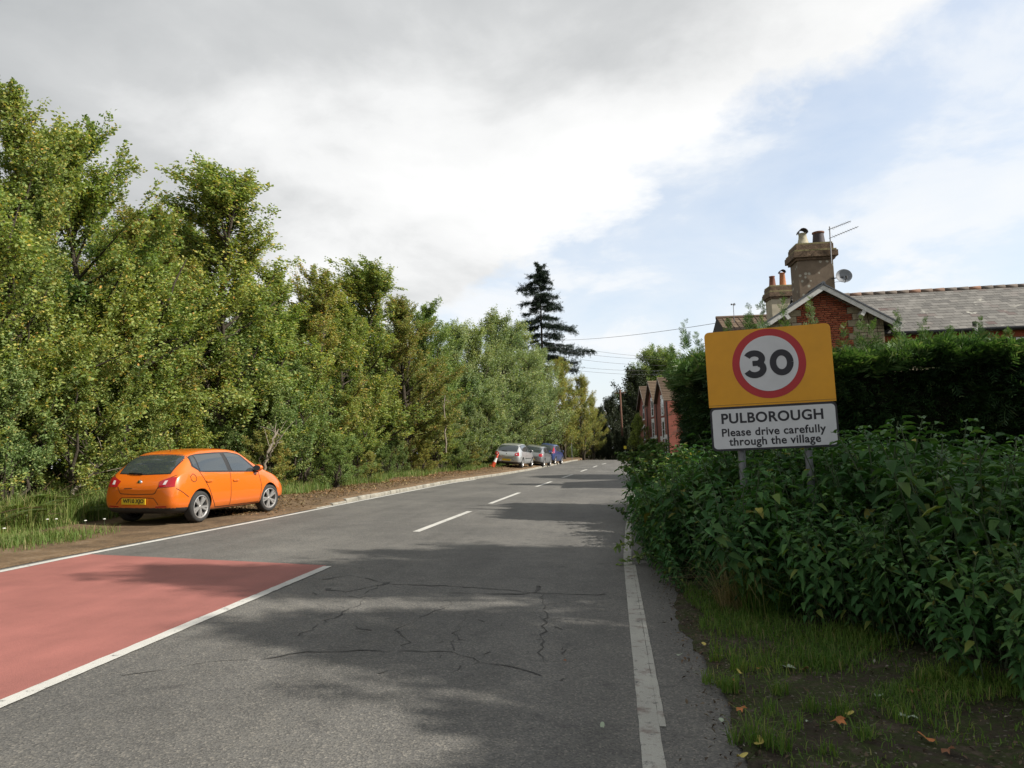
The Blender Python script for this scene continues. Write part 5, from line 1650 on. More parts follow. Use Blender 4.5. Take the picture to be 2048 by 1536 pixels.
tiers = [(600, 15, 12), (575 - 30, 22, 16), (560, 25, 24), (572, 42, 22), (588, 30, 34), (600, 38, 42), (615, 32, 40), (632, 40, 34), (650, 46, 62), (668, 44, 66), (690, 40, 60), (705, 40, 104), (715, 45, 70), (740, 60, 70), (770, 60, 60)]
for (py, wl, wr) in tiers:
    z = unproj(1092, py, spd).z - spg + .3
    for (az0, wd) in ((math.pi, wl), (0, wr)):
        ln = wd * pxm
        branch(z + rng.normal() * .2, az0 + rng.normal() * .12, ln * 1.02)
        for j in range(2): branch(z + rng.normal() * .25, az0 + rng.uniform(-1.3, 1.3), ln * rng.uniform(.4, .85))
for i in range(12): branch(stop * rng.uniform(.86, .985), rng.random() * 6.28, rng.uniform(.35, .9), .25)
wv, wf = tubes_np(paths, rads, ns)
link('trunk', mesh_np('trunk', wv, wf, True), spruce, 'spruce_bark')
V, Fq = leaf_quads(np.concatenate(NP), np.concatenate(NL), rng, .22, .5, lean=np.concatenate(ND) * .8)
link('crown', mesh_np('crown', V, Fq), spruce, 'needle')

# ------------------------------------------------------------------ clipped conifer hedge behind the sign
hedge_top = lambda x, y: ground_z(x, y) + 3.22 - 0.015 * (x - 2) + .10 * math.sin(x * 1.7 + y)
hedge = empty('conifer_hedge', (6, 16, ground_z(6, 16))); tag(hedge, 'tall clipped dark green conifer hedge behind the village sign', 'hedge')
inv = Matrix.Translation(hedge.location).inverted()
off_ = np.array([-6.0, -16.0, -ground_z(6, 16)])
FX = lambda x: 14.6 - 0.13 * (x - 1.98)         # front face line
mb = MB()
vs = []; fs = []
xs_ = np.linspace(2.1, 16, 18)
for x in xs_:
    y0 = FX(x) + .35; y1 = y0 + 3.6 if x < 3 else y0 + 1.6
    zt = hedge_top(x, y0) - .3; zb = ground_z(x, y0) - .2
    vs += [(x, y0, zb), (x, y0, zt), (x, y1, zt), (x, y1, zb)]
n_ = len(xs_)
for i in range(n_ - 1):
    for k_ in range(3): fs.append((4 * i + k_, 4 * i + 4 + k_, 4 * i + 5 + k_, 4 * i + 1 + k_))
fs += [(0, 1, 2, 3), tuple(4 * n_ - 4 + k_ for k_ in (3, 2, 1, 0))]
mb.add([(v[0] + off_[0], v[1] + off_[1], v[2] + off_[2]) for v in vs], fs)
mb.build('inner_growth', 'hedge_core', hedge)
rng = np.random.default_rng(17)


def sprays(P, D, size, rng, droop=.25):
    """flat feathery fronds: an axis with paired narrow leaflets"""
    n = len(P); D = unit(D)
    up = np.array([0, 0, 1.0]) + rng.normal(size=(n, 3)) * .6
    S = unit(np.cross(D, up)); Nn = np.cross(S, D)
    size = np.asarray(size).reshape(-1, 1)
    V = []; 
    m = 7
    for j in range(m):
        t = .08 + .84 * j / (m - 1)
        for sd in (-1, 1):
            ll = size * (.50 * (1 - t) + .13) * (0.7 + .6 * rng.random((n, 1)))
            b = P + D * size * t - np.array([0, 0, 1]) * droop * size * t * t
            dd = unit(D * .75 + S * sd * .75 + rng.normal(size=(n, 3)) * .12 - np.array([0, 0, 1]) * droop * .5)
            w = unit(np.cross(dd, Nn)) * size * .034
            V.append(np.stack([b, b + dd * ll * .5 + w, b + dd * ll, b + dd * ll * .5 - w], 1))
    V.append(np.stack([P, P + D * size * .5 + S * size * .02, P + D * size - np.array([0, 0, 1]) * droop * size, P + D * size * .5 - S * size * .02], 1))
    V = np.concatenate(V).reshape(-1, 3)
    return V, np.arange(len(V)).reshape(-1, 4)


def col(fn, *a): return np.array([fn(*t) for t in zip(*a)])
allV = []; 
# front face
n = 9000
x = 1.75 + 11.7 * rng.random(n) ** 1.25; fz = rng.random(n)
y = np.array([FX(a) for a in x]); zb = col(ground_z, x, y); zt = col(hedge_top, x, y)
bulge = .10 * np.sin(x * 1.9 + fz * 5) + .07 * np.sin(x * 4.3 - fz * 9)
P = np.stack([x, y + .30 + bulge + rng.random(n) * .22, zb + .25 + (zt - zb - .3) * fz], 1)
D = np.stack([rng.normal(size=n) * .45 - .25, -np.ones(n) * .75, rng.normal(size=n) * .35 + .25], 1)
V1, _ = sprays(P, D, rng.uniform(.22, .46, n), rng, .3); allV.append(V1)
# road side face (left end)
n = 3600
y = 14.6 + 4.2 * rng.random(n); x = 1.80 - .07 * (y - 14.6); fz = rng.random(n)
zb = col(ground_z, x, y); zt = col(hedge_top, x, y) + .06 * (y - 14.6)
P = np.stack([x + .30 + .1 * np.sin(y * 3 + fz * 7) + rng.random(n) * .25, y, zb + .2 + (zt - zb - .25) * fz], 1)
D = np.stack([-np.ones(n) * .75, rng.normal(size=n) * .45 - .2, rng.normal(size=n) * .35 + .25], 1)
V1, _ = sprays(P, D, rng.uniform(.22, .44, n), rng, .3); allV.append(V1)
# top, longer loose growth
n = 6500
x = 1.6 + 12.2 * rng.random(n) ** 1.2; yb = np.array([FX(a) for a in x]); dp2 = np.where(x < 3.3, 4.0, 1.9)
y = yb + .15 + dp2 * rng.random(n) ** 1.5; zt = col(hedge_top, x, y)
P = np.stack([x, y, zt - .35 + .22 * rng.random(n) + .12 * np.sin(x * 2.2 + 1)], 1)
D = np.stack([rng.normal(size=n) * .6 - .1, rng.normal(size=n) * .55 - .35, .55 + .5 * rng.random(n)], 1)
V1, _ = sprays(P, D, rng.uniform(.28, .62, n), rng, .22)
link('top_growth', mesh_np('top_growth', V1 + off_, np.arange(len(V1)).reshape(-1, 4)), hedge, 'hedge_sunlit')
V = np.concatenate(allV) + off_
link('foliage', mesh_np('foliage', V, np.arange(len(V)).reshape(-1, 4)), hedge, 'hedge')
# upright leader shoots along the top
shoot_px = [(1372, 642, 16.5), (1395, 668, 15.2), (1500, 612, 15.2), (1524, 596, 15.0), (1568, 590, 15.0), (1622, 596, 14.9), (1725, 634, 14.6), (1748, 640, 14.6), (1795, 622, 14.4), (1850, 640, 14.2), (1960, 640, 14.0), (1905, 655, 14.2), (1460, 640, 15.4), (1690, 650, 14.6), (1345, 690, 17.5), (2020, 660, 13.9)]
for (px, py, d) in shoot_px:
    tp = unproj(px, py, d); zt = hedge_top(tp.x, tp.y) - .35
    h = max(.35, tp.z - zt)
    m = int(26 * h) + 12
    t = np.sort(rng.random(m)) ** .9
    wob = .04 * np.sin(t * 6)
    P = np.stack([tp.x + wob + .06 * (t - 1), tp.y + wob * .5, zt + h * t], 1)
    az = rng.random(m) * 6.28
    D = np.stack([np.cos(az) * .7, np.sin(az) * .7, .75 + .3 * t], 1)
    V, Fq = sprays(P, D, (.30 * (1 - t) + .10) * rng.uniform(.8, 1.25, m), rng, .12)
    o = link('leader_shoot', mesh_np('leader_shoot', V + off_, Fq), hedge, 'hedge_sunlit')

# ------------------------------------------------------------------ nettle bank
def nettle_tpl(seed, stems=3):
    rg = np.random.default_rng(seed)
    LV = []; LF = []; o = 0
    sp = []; sr = []; sn = []
    for s_ in range(stems):
        az = rg.random() * 6.28; rad = rg.random() * .13
        a = np.array([math.cos(az) * rad, math.sin(az) * rad, -.03])
        h = rg.uniform(.72, 1.05)
        Q = bez(a, np.array([rg.normal() * .14, rg.normal() * .14, 1.0]), h, np.array([rg.normal() * .25, rg.normal() * .25, -.05]), 6)
        sp.append(Q); sr.append(np.linspace(.006, .003, 7)); sn.append(4)
        npair = int(h / .06)
        for j in range(1, npair + 1):
            t = j / npair; f = t * 5.99; i = int(f); b = Q[i] + (Q[i + 1] - Q[i]) * (f - i)
            base_az = (j % 2) * 1.57 + s_ + rg.normal() * .2
            L = (.035 + .072 * math.sin(math.pi * min(1, .18 + .80 * (1 - t)))) * rg.uniform(.85, 1.2)
            if t < .22 and rg.random() < .5: continue
            for sd in (0, math.pi):
                w = base_az + sd + rg.normal() * .25
                pit = -.15 - .25 * rg.random() + .55 * (t > .9)
                d = np.array([math.cos(w) * math.cos(pit), math.sin(w) * math.cos(pit), math.sin(pit)])
                s = np.array([-math.sin(w), math.cos(w), rg.normal() * .15]); s /= np.linalg.norm(s)
                n_ = np.cross(d, s)
                hw = L * .27
                p0 = b + d * .02
                dr = np.array([0, 0, -1.0])
                vs = [p0, p0 + d * L * .30 + s * hw + n_ * .012, p0 + d * L * .32 - n_ * .0, p0 + d * L * .30 - s * hw + n_ * .012,
                      p0 + d * L * .68 + s * hw * .72 + n_ * .008 + dr * L * .09, p0 + d * L * .70 + dr * L * .10 - n_ * .004, p0 + d * L * .68 - s * hw * .72 + n_ * .008 + dr * L * .09,
                      p0 + d * L * 1.05 + dr * L * .30]
                LV += vs
                LF += [(o, o + 1, o + 2), (o, o + 2, o + 3), (o + 1, o + 4, o + 5), (o + 1, o + 5, o + 2), (o + 2, o + 5, o + 6), (o + 2, o + 6, o + 3), (o + 4, o + 7, o + 5), (o + 5, o + 7, o + 6)]
                o += 8
    wv, wf = tubes_np(sp, sr, sn)
    a = mesh_np('stem', wv, wf, True); a.materials.append(MT['nettle_stem'])
    b = mesh_np('leaves', np.array(LV), np.array(LF)); b.materials.append(MT['nettle'])
    return a, b


NT = [nettle_tpl(200 + i, 3 + i % 2) for i in range(7)]
FRONT = [(0.36, 11.0), (0.40, 9.2), (0.66, 7.7), (1.35, 6.7), (1.85, 6.0), (2.05, 5.2), (2.20, 4.4), (2.35, 3.6), (2.7, 2.8), (3.4, 2.0)]
def in_bank(x, y):
    if x > 9 or y > 20.5 or y < 2.0: return False
    if y > 14.2 and x > 1.75 - .04 * (y - 14): return False
    if y > FX(x) - .1 and y <= 14.8: return False
    if y >= 10.5: return x > yr_(y) + .24
    # interpolate front boundary x for this y
    fy = [q[1] for q in FRONT][::-1]; fx_ = [q[0] for q in FRONT][::-1]
    return x > np.interp(y, fy, fx_)
rr = random.Random(99)
spots = []
tries = 0
grid = {}
while len(spots) < 900 and tries < 60000:
    tries += 1
    y = 2.2 + 18.2 * rr.random(); x = .3 + 8.4 * rr.random()
    if not in_bank(x, y): continue
    q = proj((x, y, ground_z(x, y) + .8))
    if q[0] > 2150: continue
    md = .19
    kx, ky = int(x / md), int(y / md)
    if any((a - x) ** 2 + (b - y) ** 2 < md * md for i in (-1, 0, 1) for j in (-1, 0, 1) for (a, b) in grid.get((kx + i, ky + j), ())): continue
    grid.setdefault((kx, ky), []).append((x, y)); spots.append((x, y))
LNET = 'leafy stinging nettle clump in the dense nettle bank under the sign'
def front_dist(x, y):
    return min(math.hypot(x - a, y - b) for a, b in FRONT)
def vis_key(s):
    x, y = s; return math.hypot(x, y) + (0.0 if front_dist(x, y) < .8 else 1.2)
spots.sort(key=vis_key)
SV = []; SF = []; so = 0; WV = []; WF = []; wo = 0
tplarr = []
for a, b in NT:
    va = np.zeros(len(a.vertices) * 3, np.float32); a.vertices.foreach_get('co', va)
    vb = np.zeros(len(b.vertices) * 3, np.float32); b.vertices.foreach_get('co', vb)
    fa = np.array([list(p.vertices) for p in a.polygons]); fb = np.array([list(p.vertices) for p in b.polygons])
    tplarr.append((va.reshape(-1, 3), fa, vb.reshape(-1, 3), fb))
for i, (x, y) in enumerate(spots):
    fd = front_dist(x, y) if y < 11 else max(0, min(1.0, x - yr_(y) - .2))
    hgt = .62 + .55 * min(1, fd / 1.0) + rr.uniform(-.14, .16)
    if 6.2 < y < 9.5 and x > 1.2: hgt *= 1.06
    if 5.9 < y < 7.4 and 1.0 < x < 2.8: hgt *= 1.12
    hgt *= 1 - .20 * sstep(2.5, 5.5, x) * (1 - sstep(9, 13, y)) - .12 * sstep(3.5, 7, x)
    if rr.random() < .12: hgt *= 1.18
    hgt *= 1 + .38 * mnoise.noise(Vector((x * .95, y * .95, 4.4))) + .12 * mnoise.noise(Vector((x * 2.5, y * 2.5, 8)))
    if .2 < fd < .9 and 4 < y < 6.4: hgt *= .95
    rot = rr.uniform(0, 6.28); tx, ty = rr.uniform(-.14, .14), rr.uniform(-.14, .14)
    if fd < .45: tx, ty = rr.uniform(-.1, .25), rr.uniform(-.35, .0)
    mt = Matrix.Translation((x, y, ground_z(x, y))) @ Matrix.Rotation(tx, 4, 'X') @ Matrix.Rotation(ty, 4, 'Y') @ Matrix.Rotation(rot, 4, 'Z') @ Matrix.Scale(hgt / .95, 4)
    k = rr.randrange(7)
    if i < 290:
        nt0 = empty('nettle_plant', mw=mt); tag(nt0, LNET, 'nettle', 'nettle bank')
        link('stem', NT[k][0], nt0); link('leaves', NT[k][1], nt0)
    else:
        A = np.array(mt)
        va, fa, vb, fb = tplarr[k]
        SV.append(vb @ A[:3, :3].T + A[:3, 3]); SF.append(fb + so); so += len(vb)
        WV.append(va @ A[:3, :3].T + A[:3, 3]); WF.append(fa + wo); wo += len(va)
o = link('nettle_bank', mesh_np('nettle_bank', np.concatenate(SV), np.concatenate(SF)), None, 'nettle')
tag(o, 'mass of stinging nettles filling the bank towards the hedge', 'nettles', None, 'stuff')
link('stems', mesh_np('stems', np.concatenate(WV), np.concatenate(WF)), o, 'nettle_stem')['kind'] = 'stuff'
BR = [broadleaf(131 + i, 1.2, .75, 2600, .062, stems=6, limbs=26, twigs=6, low=.05, spread=.7, topshoots=8) for i in range(2)]
MT['bramble_leaf'] = leafmat('bramble_leaf', [(0.0, (0.045, 0.09, 0.028)), (0.6, (0.085, 0.14, 0.042)), (0.93, (0.14, 0.19, 0.06)), (1.0, (0.24, 0.20, 0.06))], .28, .6, .5, spec=.15)
LBR = 'paler small-leaved bramble bush growing up through the nettles'
for i, (x, y, h) in enumerate(((.95, 12.6, 1.15), (1.3, 13.6, 1.35), (.8, 14.8, 1.2), (1.05, 16.2, 1.4), (1.0, 18.0, 1.5), (1.6, 11.6, 1.25), (2.4, 12.4, 1.35), (3.4, 12.6, 1.4), (2.0, 9.6, 1.2), (3.0, 10.4, 1.3), (1.2, 9.4, 1.05), (4.4, 11.4, 1.3), (1.5, 8.1, 1.0), (2.9, 8.6, 1.15), (3.9, 9.0, 1.15), (2.6, 7.0, 1.0), (3.5, 6.6, 1.05), (4.6, 8.4, 1.1), (3.0, 5.4, .9), (5.4, 10.2, 1.2))):
    place_tree('bramble_bush', BR[i % 2], x, y, h * 1.12, 1.2, 'bramble_leaf', LBR, 'bramble', 'bramble bushes in the nettle bank', None, 1.0 + .3 * (i % 3) / 2, 'nettle_stem')
# bramble sprays arching out over the road edge beside the hedge corner
def arching(px, py, d, seed):
    rg = np.random.default_rng(seed)
    tp = np.array(unproj(px, py, d)); base = np.array([tp[0] + .75 + rg.random() * .3, tp[1] + .3 * rg.normal(), ground_z(tp[0] + .8, tp[1])])
    n = 12; t = np.linspace(0, 1, n)[:, None]
    mid = np.array([base[0] * .6 + tp[0] * .4, (base[1] + tp[1]) / 2, max(tp[2], base[2]) + .28])
    Q = (1 - t) ** 2 * base + 2 * t * (1 - t) * mid + t * t * tp
    root = empty('bramble_spray', tuple(base)); tag(root, 'arching leafy spray leaning out over the road edge from the nettle bank', 'bramble', 'bramble sprays at the road edge')
    wv, wf = tubes_np([Q - base], [np.linspace(.006, .002, n)], [4])
    link('stem', mesh_np('stem', wv, wf), root, 'nettle_stem')
    m = 70; s = (.25 + .75 * rg.random(m)) * (n - 1.01); i = s.astype(int)
    P = Q[i] + (Q[i + 1] - Q[i]) * (s - i)[:, None] + rg.normal(size=(m, 3)) * .025
    V, Fq = leaf_quads(P - base, .085, rg, .5, .6)
    link('leaves', mesh_np('leaves', V, Fq), root, 'leaf_b')
for i, (px, py, d) in enumerate(((1262, 1040, 10.6), (1228, 1098, 9.8), (1246, 1072, 10.2), (1252, 1012, 12.5), (1275, 945, 16), (1290, 925, 18), (1320, 892, 17), (1238, 1130, 9.2), (1300, 935, 14.5), (1268, 985, 13))):
    arching(px, py, d, 300 + i)

# ------------------------------------------------------------------ grass, litter, twigs
def blades(n, fx, rng, h, lean=.5, w=.006):
    P = fx(n, rng)
    n = len(P)
    az = rng.random(n) * 6.28; H = h * (0.5 + rng.random(n)); ln = lean * rng.random(n)
    s = np.stack([-np.sin(az), np.cos(az), np.zeros(n)], 1) * w
    d = np.stack([np.cos(az), np.sin(az), np.zeros(n)], 1)
    mid = P + d * (H * ln * .35)[:, None] + np.array([0, 0, 1]) * (H * .62)[:, None]
    tip = P + d * (H * ln)[:, None] + np.array([0, 0, 1]) * (H * (1 - .25 * ln))[:, None]
    V = np.stack([P - s, P + s, mid + s * .7, mid - s * .7, tip], 1).reshape(-1, 3)
    i = np.arange(n)[:, None] * 5
    return V, [i + np.array([[0, 1, 2, 3]]), i + np.array([[3, 2, 4]])]


def stuff(name, label, cat, V, Fq, mat):
    o = link(name, mesh_np(name, V, Fq), None, mat); tag(o, label, cat, None, 'stuff'); return o


def gpts(x, y, lift=0.0): return np.stack([x, y, col(ground_z, x, y) + lift], 1)


rng = np.random.default_rng(23)
def left_far(n, rng):
    y = 17 + 48 * rng.random(n) ** 1.5; d = 2.1 + 2.4 * rng.random(n) ** .8
    wob = .35 * np.sin(y * 1.1) + .2 * np.sin(y * 2.7)
    d = np.where(y > 38, d * .8, d)
    return gpts(np.array([yl_(t) for t in y]) - d - wob - .2, y)
V, Fq = blades(26000, left_far, rng, .24, .7, .008); stuff('verge_grass', 'rough green grass strip at the foot of the roadside belt', 'grass', V, Fq, 'grass')
def left_near(n, rng):
    y = 6.5 + 6.6 * rng.random(n); x = -8.25 - .10 * np.abs(y - 8.5) - 4.2 * rng.random(n)
    nz = np.array([mnoise.noise(Vector((a * 1.1, b * 1.1, 5))) for a, b in zip(x, y)])
    k = ((y < 11.4 + .5 * np.sin(x * 2)) & (x < -8.6 - .9 * nz + .25 * rng.normal(size=n))) | (x < -10.3)
    return gpts(x[k], y[k])
V, Fq = blades(30000, left_near, rng, .15, 1.3, .005); stuff('near_grass', 'bright lush grass on the bank behind the orange car', 'grass', V, Fq, 'grass')
def left_tall(n, rng):
    y = 8.5 + 8 * rng.random(n); x = -10.4 - 1.6 * rng.random(n); return gpts(x, y)
V, Fq = blades(7000, left_tall, rng, .5, .9, .007); stuff('long_grass', 'long tussocky grass under the shrubs behind the orange car', 'grass', V, Fq, 'grass')
# right verge: lawny patch and separate tufts
def right_patch(n, rng):
    y = 3.9 + 4.1 * rng.random(n); x = .62 + 1.75 * rng.random(n) ** .8
    fy = [q[1] for q in FRONT][::-1]; fx_ = [q[0] for q in FRONT][::-1]
    nz = np.array([mnoise.noise(Vector((a * 1.6, b * 1.6, 9))) for a, b in zip(x, y)])
    k = (x < np.interp(y, fy, fx_) + .15) & (nz + .30 * (y - 5.35) + .15 * rng.normal(size=n) > 0) & (x > .60 + .12 * np.sin(y * 4))
    return gpts(x[k], y[k], .01)
V, Fq = blades(26000, right_patch, rng, .065, 1.4, .0028); stuff('shady_grass', 'short shady grass on the earth verge in front of the nettles', 'grass', V, Fq, 'grass_dark')
def edge_strip(n, rng):
    y = 10.3 + 5 * rng.random(n); x = np.array([yr_(t) for t in y]) + .34 + .5 * rng.random(n); return gpts(x, y)
V, Fq = blades(5000, edge_strip, rng, .22, .9, .005); stuff('road_edge_grass', 'tufty green growth along the road edge below the arching sprays', 'grass', V, Fq, 'grass')


def tuft(px, py, r, n, h, mat, label, name='grass_tuft', group='grass tufts on the earth verge', w=.0035, lean=.8):
    p = on_ground(px, py); x0, y0 = p.x, p.y; z0 = ground_z(x0, y0)
    rg = np.random.default_rng(int(px * 7 + py))
    def f(n, rg):
        a = rg.random(n) * 6.28; q = r * np.sqrt(rg.random(n))
        return np.stack([q * np.cos(a), q * np.sin(a), np.zeros(n)], 1)
    V, Fq = blades(n // 2, f, rg, h * 1.15, lean * 1.5, w * .8)
    o = link(name, mesh_np(name, V, Fq), None, mat); o.location = (x0, y0, z0 + .01)
    tag(o, label, 'grass', group)
    return o
LTUFT = 'small fresh green grass tuft on the bare earth verge'
for (px, py, r, n, h) in ((1460, 1392, .06, 260, .07), (1520, 1500, .07, 160, .13), (1560, 1515, .06, 120, .09), (1470, 1490, .04, 70, .08), (1560, 1398, .05, 120, .08), (1625, 1435, .05, 110, .08), (1680, 1440, .07, 140, .08), (1480, 1352, .06, 120, .07),
                            (1420, 1370, .05, 110, .07), (1730, 1490, .05, 90, .07), (1640, 1345, .06, 130, .08), (1590, 1470, .05, 80, .07), (1430, 1330, .05, 90, .06), (1800, 1460, .06, 90, .06), (1860, 1390, .09, 200, .09), (1540, 1440, .05, 90, .07), (1660, 1520, .05, 80, .06), (1445, 1385, .04, 70, .07)):
    tuft(px, py, r, n, h, 'grass_dark', LTUFT)
def right_sparse(n, rng):
    y = 2.6 + 3.4 * rng.random(n); x = .62 + 2.6 * rng.random(n)
    nz = np.array([mnoise.noise(Vector((a * 3.1, b * 3.1, 2))) for a, b in zip(x, y)]); k = nz + .2 * rng.normal(size=n) > .12
    return gpts(x[k], y[k], .005)
V, Fq = blades(9000, right_sparse, rng, .028, 1.6, .003); stuff('sparse_grass', 'thin mossy grass creeping over the bare earth verge', 'grass', V, Fq, 'grass_dark')
tuft(1530, 1235, .20, 900, .34, 'grass_dark', 'large arching green grass tussock at the front of the nettles', 'grass_tussock', None, .004, 1.1)
tuft(1470, 1225, .16, 420, .36, 'grass_dry', 'straw-coloured dry grass tussock beside the green one', 'dry_tussock', None, .004, 1.3)


def litter_pts(n, rng, f): return f(n, rng)
def lit_left(n, rng):
    y = 15 + 40 * rng.random(n) ** 1.3; d = .15 + 2.6 * rng.beta(2.2, 1.5, n)
    return gpts(np.array([yl_(t) for t in y]) - d, y, .02)
P = lit_left(9000, rng)
V, Fq = leaf_quads(P, .07, rng, .7, .9); stuff('leaf_litter', 'brown fallen leaves strewn along the verge behind the kerb', 'leaf litter', V, Fq, 'litter')
MT['litter_dark'] = leafmat('earthy_debris', [(0.0, (0.05, 0.034, 0.022)), (0.7, (0.11, 0.075, 0.045)), (0.95, (0.18, 0.14, 0.09)), (1.0, (0.30, 0.28, 0.22))], 0.05, .9, .1)
def lit_right(n, rng):
    y = 2.2 + 5.6 * rng.random(n); x = .6 + 3.2 * rng.random(n)
    return gpts(x, y, .02)
P = np.concatenate([lit_right(5200, rng), gpts(np.array([.56 + .10 * rng.normal() for _ in range(1300)]), 2.2 + 7.5 * rng.random(1300), .025)])
V, Fq = leaf_quads(P, rng.choice([.010, .014, .02, .034], len(P)), rng, .5, .8); stuff('small_debris', 'small leaf fragments and twigs scattered on the earth verge', 'leaf litter', V, Fq, 'litter_dark')
# larger single fallen leaves
MT['leaf_green_pale'] = plain('pale_leaf_underside', (0.30, 0.36, 0.26), 0.7)
MT['leaf_yellow'] = plain('yellow_fallen_leaf', (0.46, 0.38, 0.09), 0.7, var=.2)
MT['leaf_orange'] = plain('orange_fallen_leaf', (0.42, 0.15, 0.045), 0.7, var=.3)
MT['leaf_brown'] = plain('brown_fallen_leaf', (0.20, 0.085, 0.04), 0.8, var=.3)
def flat_leaf(n_lobes, L):
    pts = []
    if n_lobes == 1:
        for t in np.linspace(0, 2 * math.pi, 14, endpoint=False):
            pts.append((L * .5 * math.cos(t), L * .27 * math.sin(t) * (1 + .25 * math.cos(t))))
    else:
        m = n_lobes * 2
        for i in range(m):
            a = -2.6 + 5.2 * i / (m - 1); r = L * (.55 if i % 2 == 0 else .24)
            pts.append((r * math.cos(a), r * math.sin(a)))
        pts.append((-L * .5, 0))
    vs = [(x, y, .012 * math.sin(x / L * 5) + .012 * math.cos(y / L * 6)) for x, y in pts] + [(0, 0, .002)]
    n = len(pts)
    mb = MB(); mb.add(vs, [(i, (i + 1) % n, n) for i in range(n)]); return mb.mesh('fallen_leaf')
fl = {('p', 5): flat_leaf(5, .12), ('s', 1): flat_leaf(1, .07), ('m', 5): flat_leaf(5, .08)}
FLT = [(1575, 1350, ('p', 5), 'leaf_green_pale', 1.0, 'pale green lobed leaf lying underside up below the grass'), (1820, 1460, ('p', 5), 'leaf_green_pale', .8, 'pale green lobed leaf lying on the bare earth towards the nettles'),
       (1485, 1435, ('m', 5), 'leaf_orange', .75, 'single orange lobed leaf on the tarmac margin'), (1855, 1505, ('s', 1), 'leaf_orange', 1.2, 'curled orange leaf on the dark earth'), (1680, 1462, ('m', 5), 'leaf_orange', 1.0, 'crumpled rust-orange leaf in the earth'),
       (1485, 1525, ('s', 1), 'leaf_yellow', 1.0, 'flat yellow-green oval leaf by a grass tuft'), (1205, 1463, ('s', 1), 'leaf_green_pale', .6, 'pale leaf lying alone on the tarmac beside the white line'), (1360, 1318, ('s', 1), 'leaf_green_pale', .7, 'whitish leaf at the ragged tarmac edge'),
       (1445, 1452, ('s', 1), 'leaf_green_pale', .6, 'small pale leaf at the edge of the earth'), (1410, 1302, ('s', 1), 'leaf_yellow', .7, 'yellow leaf in the grass near the tarmac edge'), (1620, 1463, ('s', 1), 'leaf_green_pale', .75, 'pale curled leaf next to the rust-orange one'),
       (1700, 1448, ('s', 1), 'leaf_yellow', .7, 'yellow leaf beside the rust-orange one'), (1760, 1415, ('s', 1), 'leaf_green_pale', .8, 'narrow green leaf on open earth'), (1520, 1352, ('s', 1), 'leaf_orange', .7, 'small orange leaf under the grass patch'),
       (1480, 1360, ('s', 1), 'leaf_yellow', .7, 'small yellow leaf under the grass patch'), (1470, 1378, ('m', 5), 'leaf_orange', .55, 'tan lobed leaf among the tufts'), (1610, 1355, ('m', 5), 'leaf_brown', .8, 'dark red-brown leaf by the pale lobed leaf'), (1830, 1410, ('m', 5), 'leaf_brown', .9, 'large brown leaf at the foot of the nettles'),
       (1900, 1530, ('m', 5), 'leaf_brown', .8, 'brown leaf deep in the shade at the nettle foot'), (1520, 1505, ('s', 1), 'leaf_yellow', 1.3, 'long bent yellow leaf stuck in a grass tuft'), (1130, 1330, ('s', 1), 'leaf_brown', .5, 'tiny brown leaf on the tarmac')]
for (px, py, key, mt, s, lab) in FLT:
    p = on_ground(px, py)
    z = max(ground_z(p.x, p.y), base_z(p.x, p.y)) + .03
    o = link('fallen_leaf', fl[key], None)
    if not fl[key].materials: fl[key].materials.append(MT[mt])
    o.material_slots[0].link = 'OBJECT'; o.material_slots[0].material = MT[mt]
    o.location = (p.x, p.y, z); o.rotation_euler = (random.uniform(-.35, .35), random.uniform(-.35, .35), random.uniform(0, 6.28)); o.scale = (s, s, s)
    tag(o, lab, 'leaf', 'fallen leaves on the right')
# brown bramble tangle and bare stems left of the orange car
rg = np.random.default_rng(51)
paths = []; rads = []; ns = []
for i in range(240):
    x = -10.6 - 2.4 * rg.random(); y = 9.5 + 7.5 * rg.random()
    if i > 110: y = 17 + 38 * rg.random(); x = yl_(y) - 3.2 - 1.2 * rg.random()
    a = np.array([x, y, ground_z(x, y)]); az = rg.random() * 6.28
    Q = bez(a, np.array([math.cos(az) * .5, math.sin(az) * .5, 1.0]), rg.uniform(.6, 1.7), np.array([math.cos(az) * .9, math.sin(az) * .9, -1.3 * rg.random()]) + rg.normal(size=3) * .4, 9)
    paths.append(Q); rads.append(np.linspace(.007, .003, 10)); ns.append(4)
wv, wf = tubes_np(paths, rads, ns)
stuff('bramble_tangle', 'tangle of bare brown bramble stems along the foot of the belt', 'brambles', wv, wf, 'bramble')
def bare(name, label, pts, r0):
    P = np.array([np.array(unproj(*p)) for p in pts]); b = P[0].copy(); b[2] = min(b[2], P[0][2])
    root = empty(name, tuple(b)); tag(root, label, 'branch')
    t = np.linspace(0, len(P) - 1, 14); i = np.minimum(t.astype(int), len(P) - 2)
    Q = P[i] + (P[i + 1] - P[i]) * (t - i)[:, None]
    rg = np.random.default_rng(int(P[0][0] * 100) % 1000)
    Q[1:-1] += rg.normal(size=(12, 3)) * .02
    paths = [Q - b]; rads = [np.linspace(r0, r0 * .45, 14)]; ns = [7]
    wv, wf = tubes_np(paths, rads, ns); link('limb', mesh_np('limb', wv, wf, True), root, 'dead_wood')
    paths = []; rads = []; ns = []
    for k in range(5):
        s = Q[5 + k * 2 - (k == 4)] - b; q = bez(s, rg.normal(size=3) * .6 + np.array([.2, 0, .7]), rg.uniform(.3, .7), rg.normal(size=3) * .4, 4); paths.append(q); rads.append(np.linspace(r0 * .35, .005, 5)); ns.append(4)
    wv, wf = tubes_np(paths, rads, ns); link('twigs', mesh_np('twigs', wv, wf), root, 'dead_wood')
bare('fallen_branch', 'pale fallen branch propped among the brambles left of the orange car', [(143, 990, 15.0), (165, 972, 15.3), (195, 940, 15.8), (205, 925, 16.2)], .05)
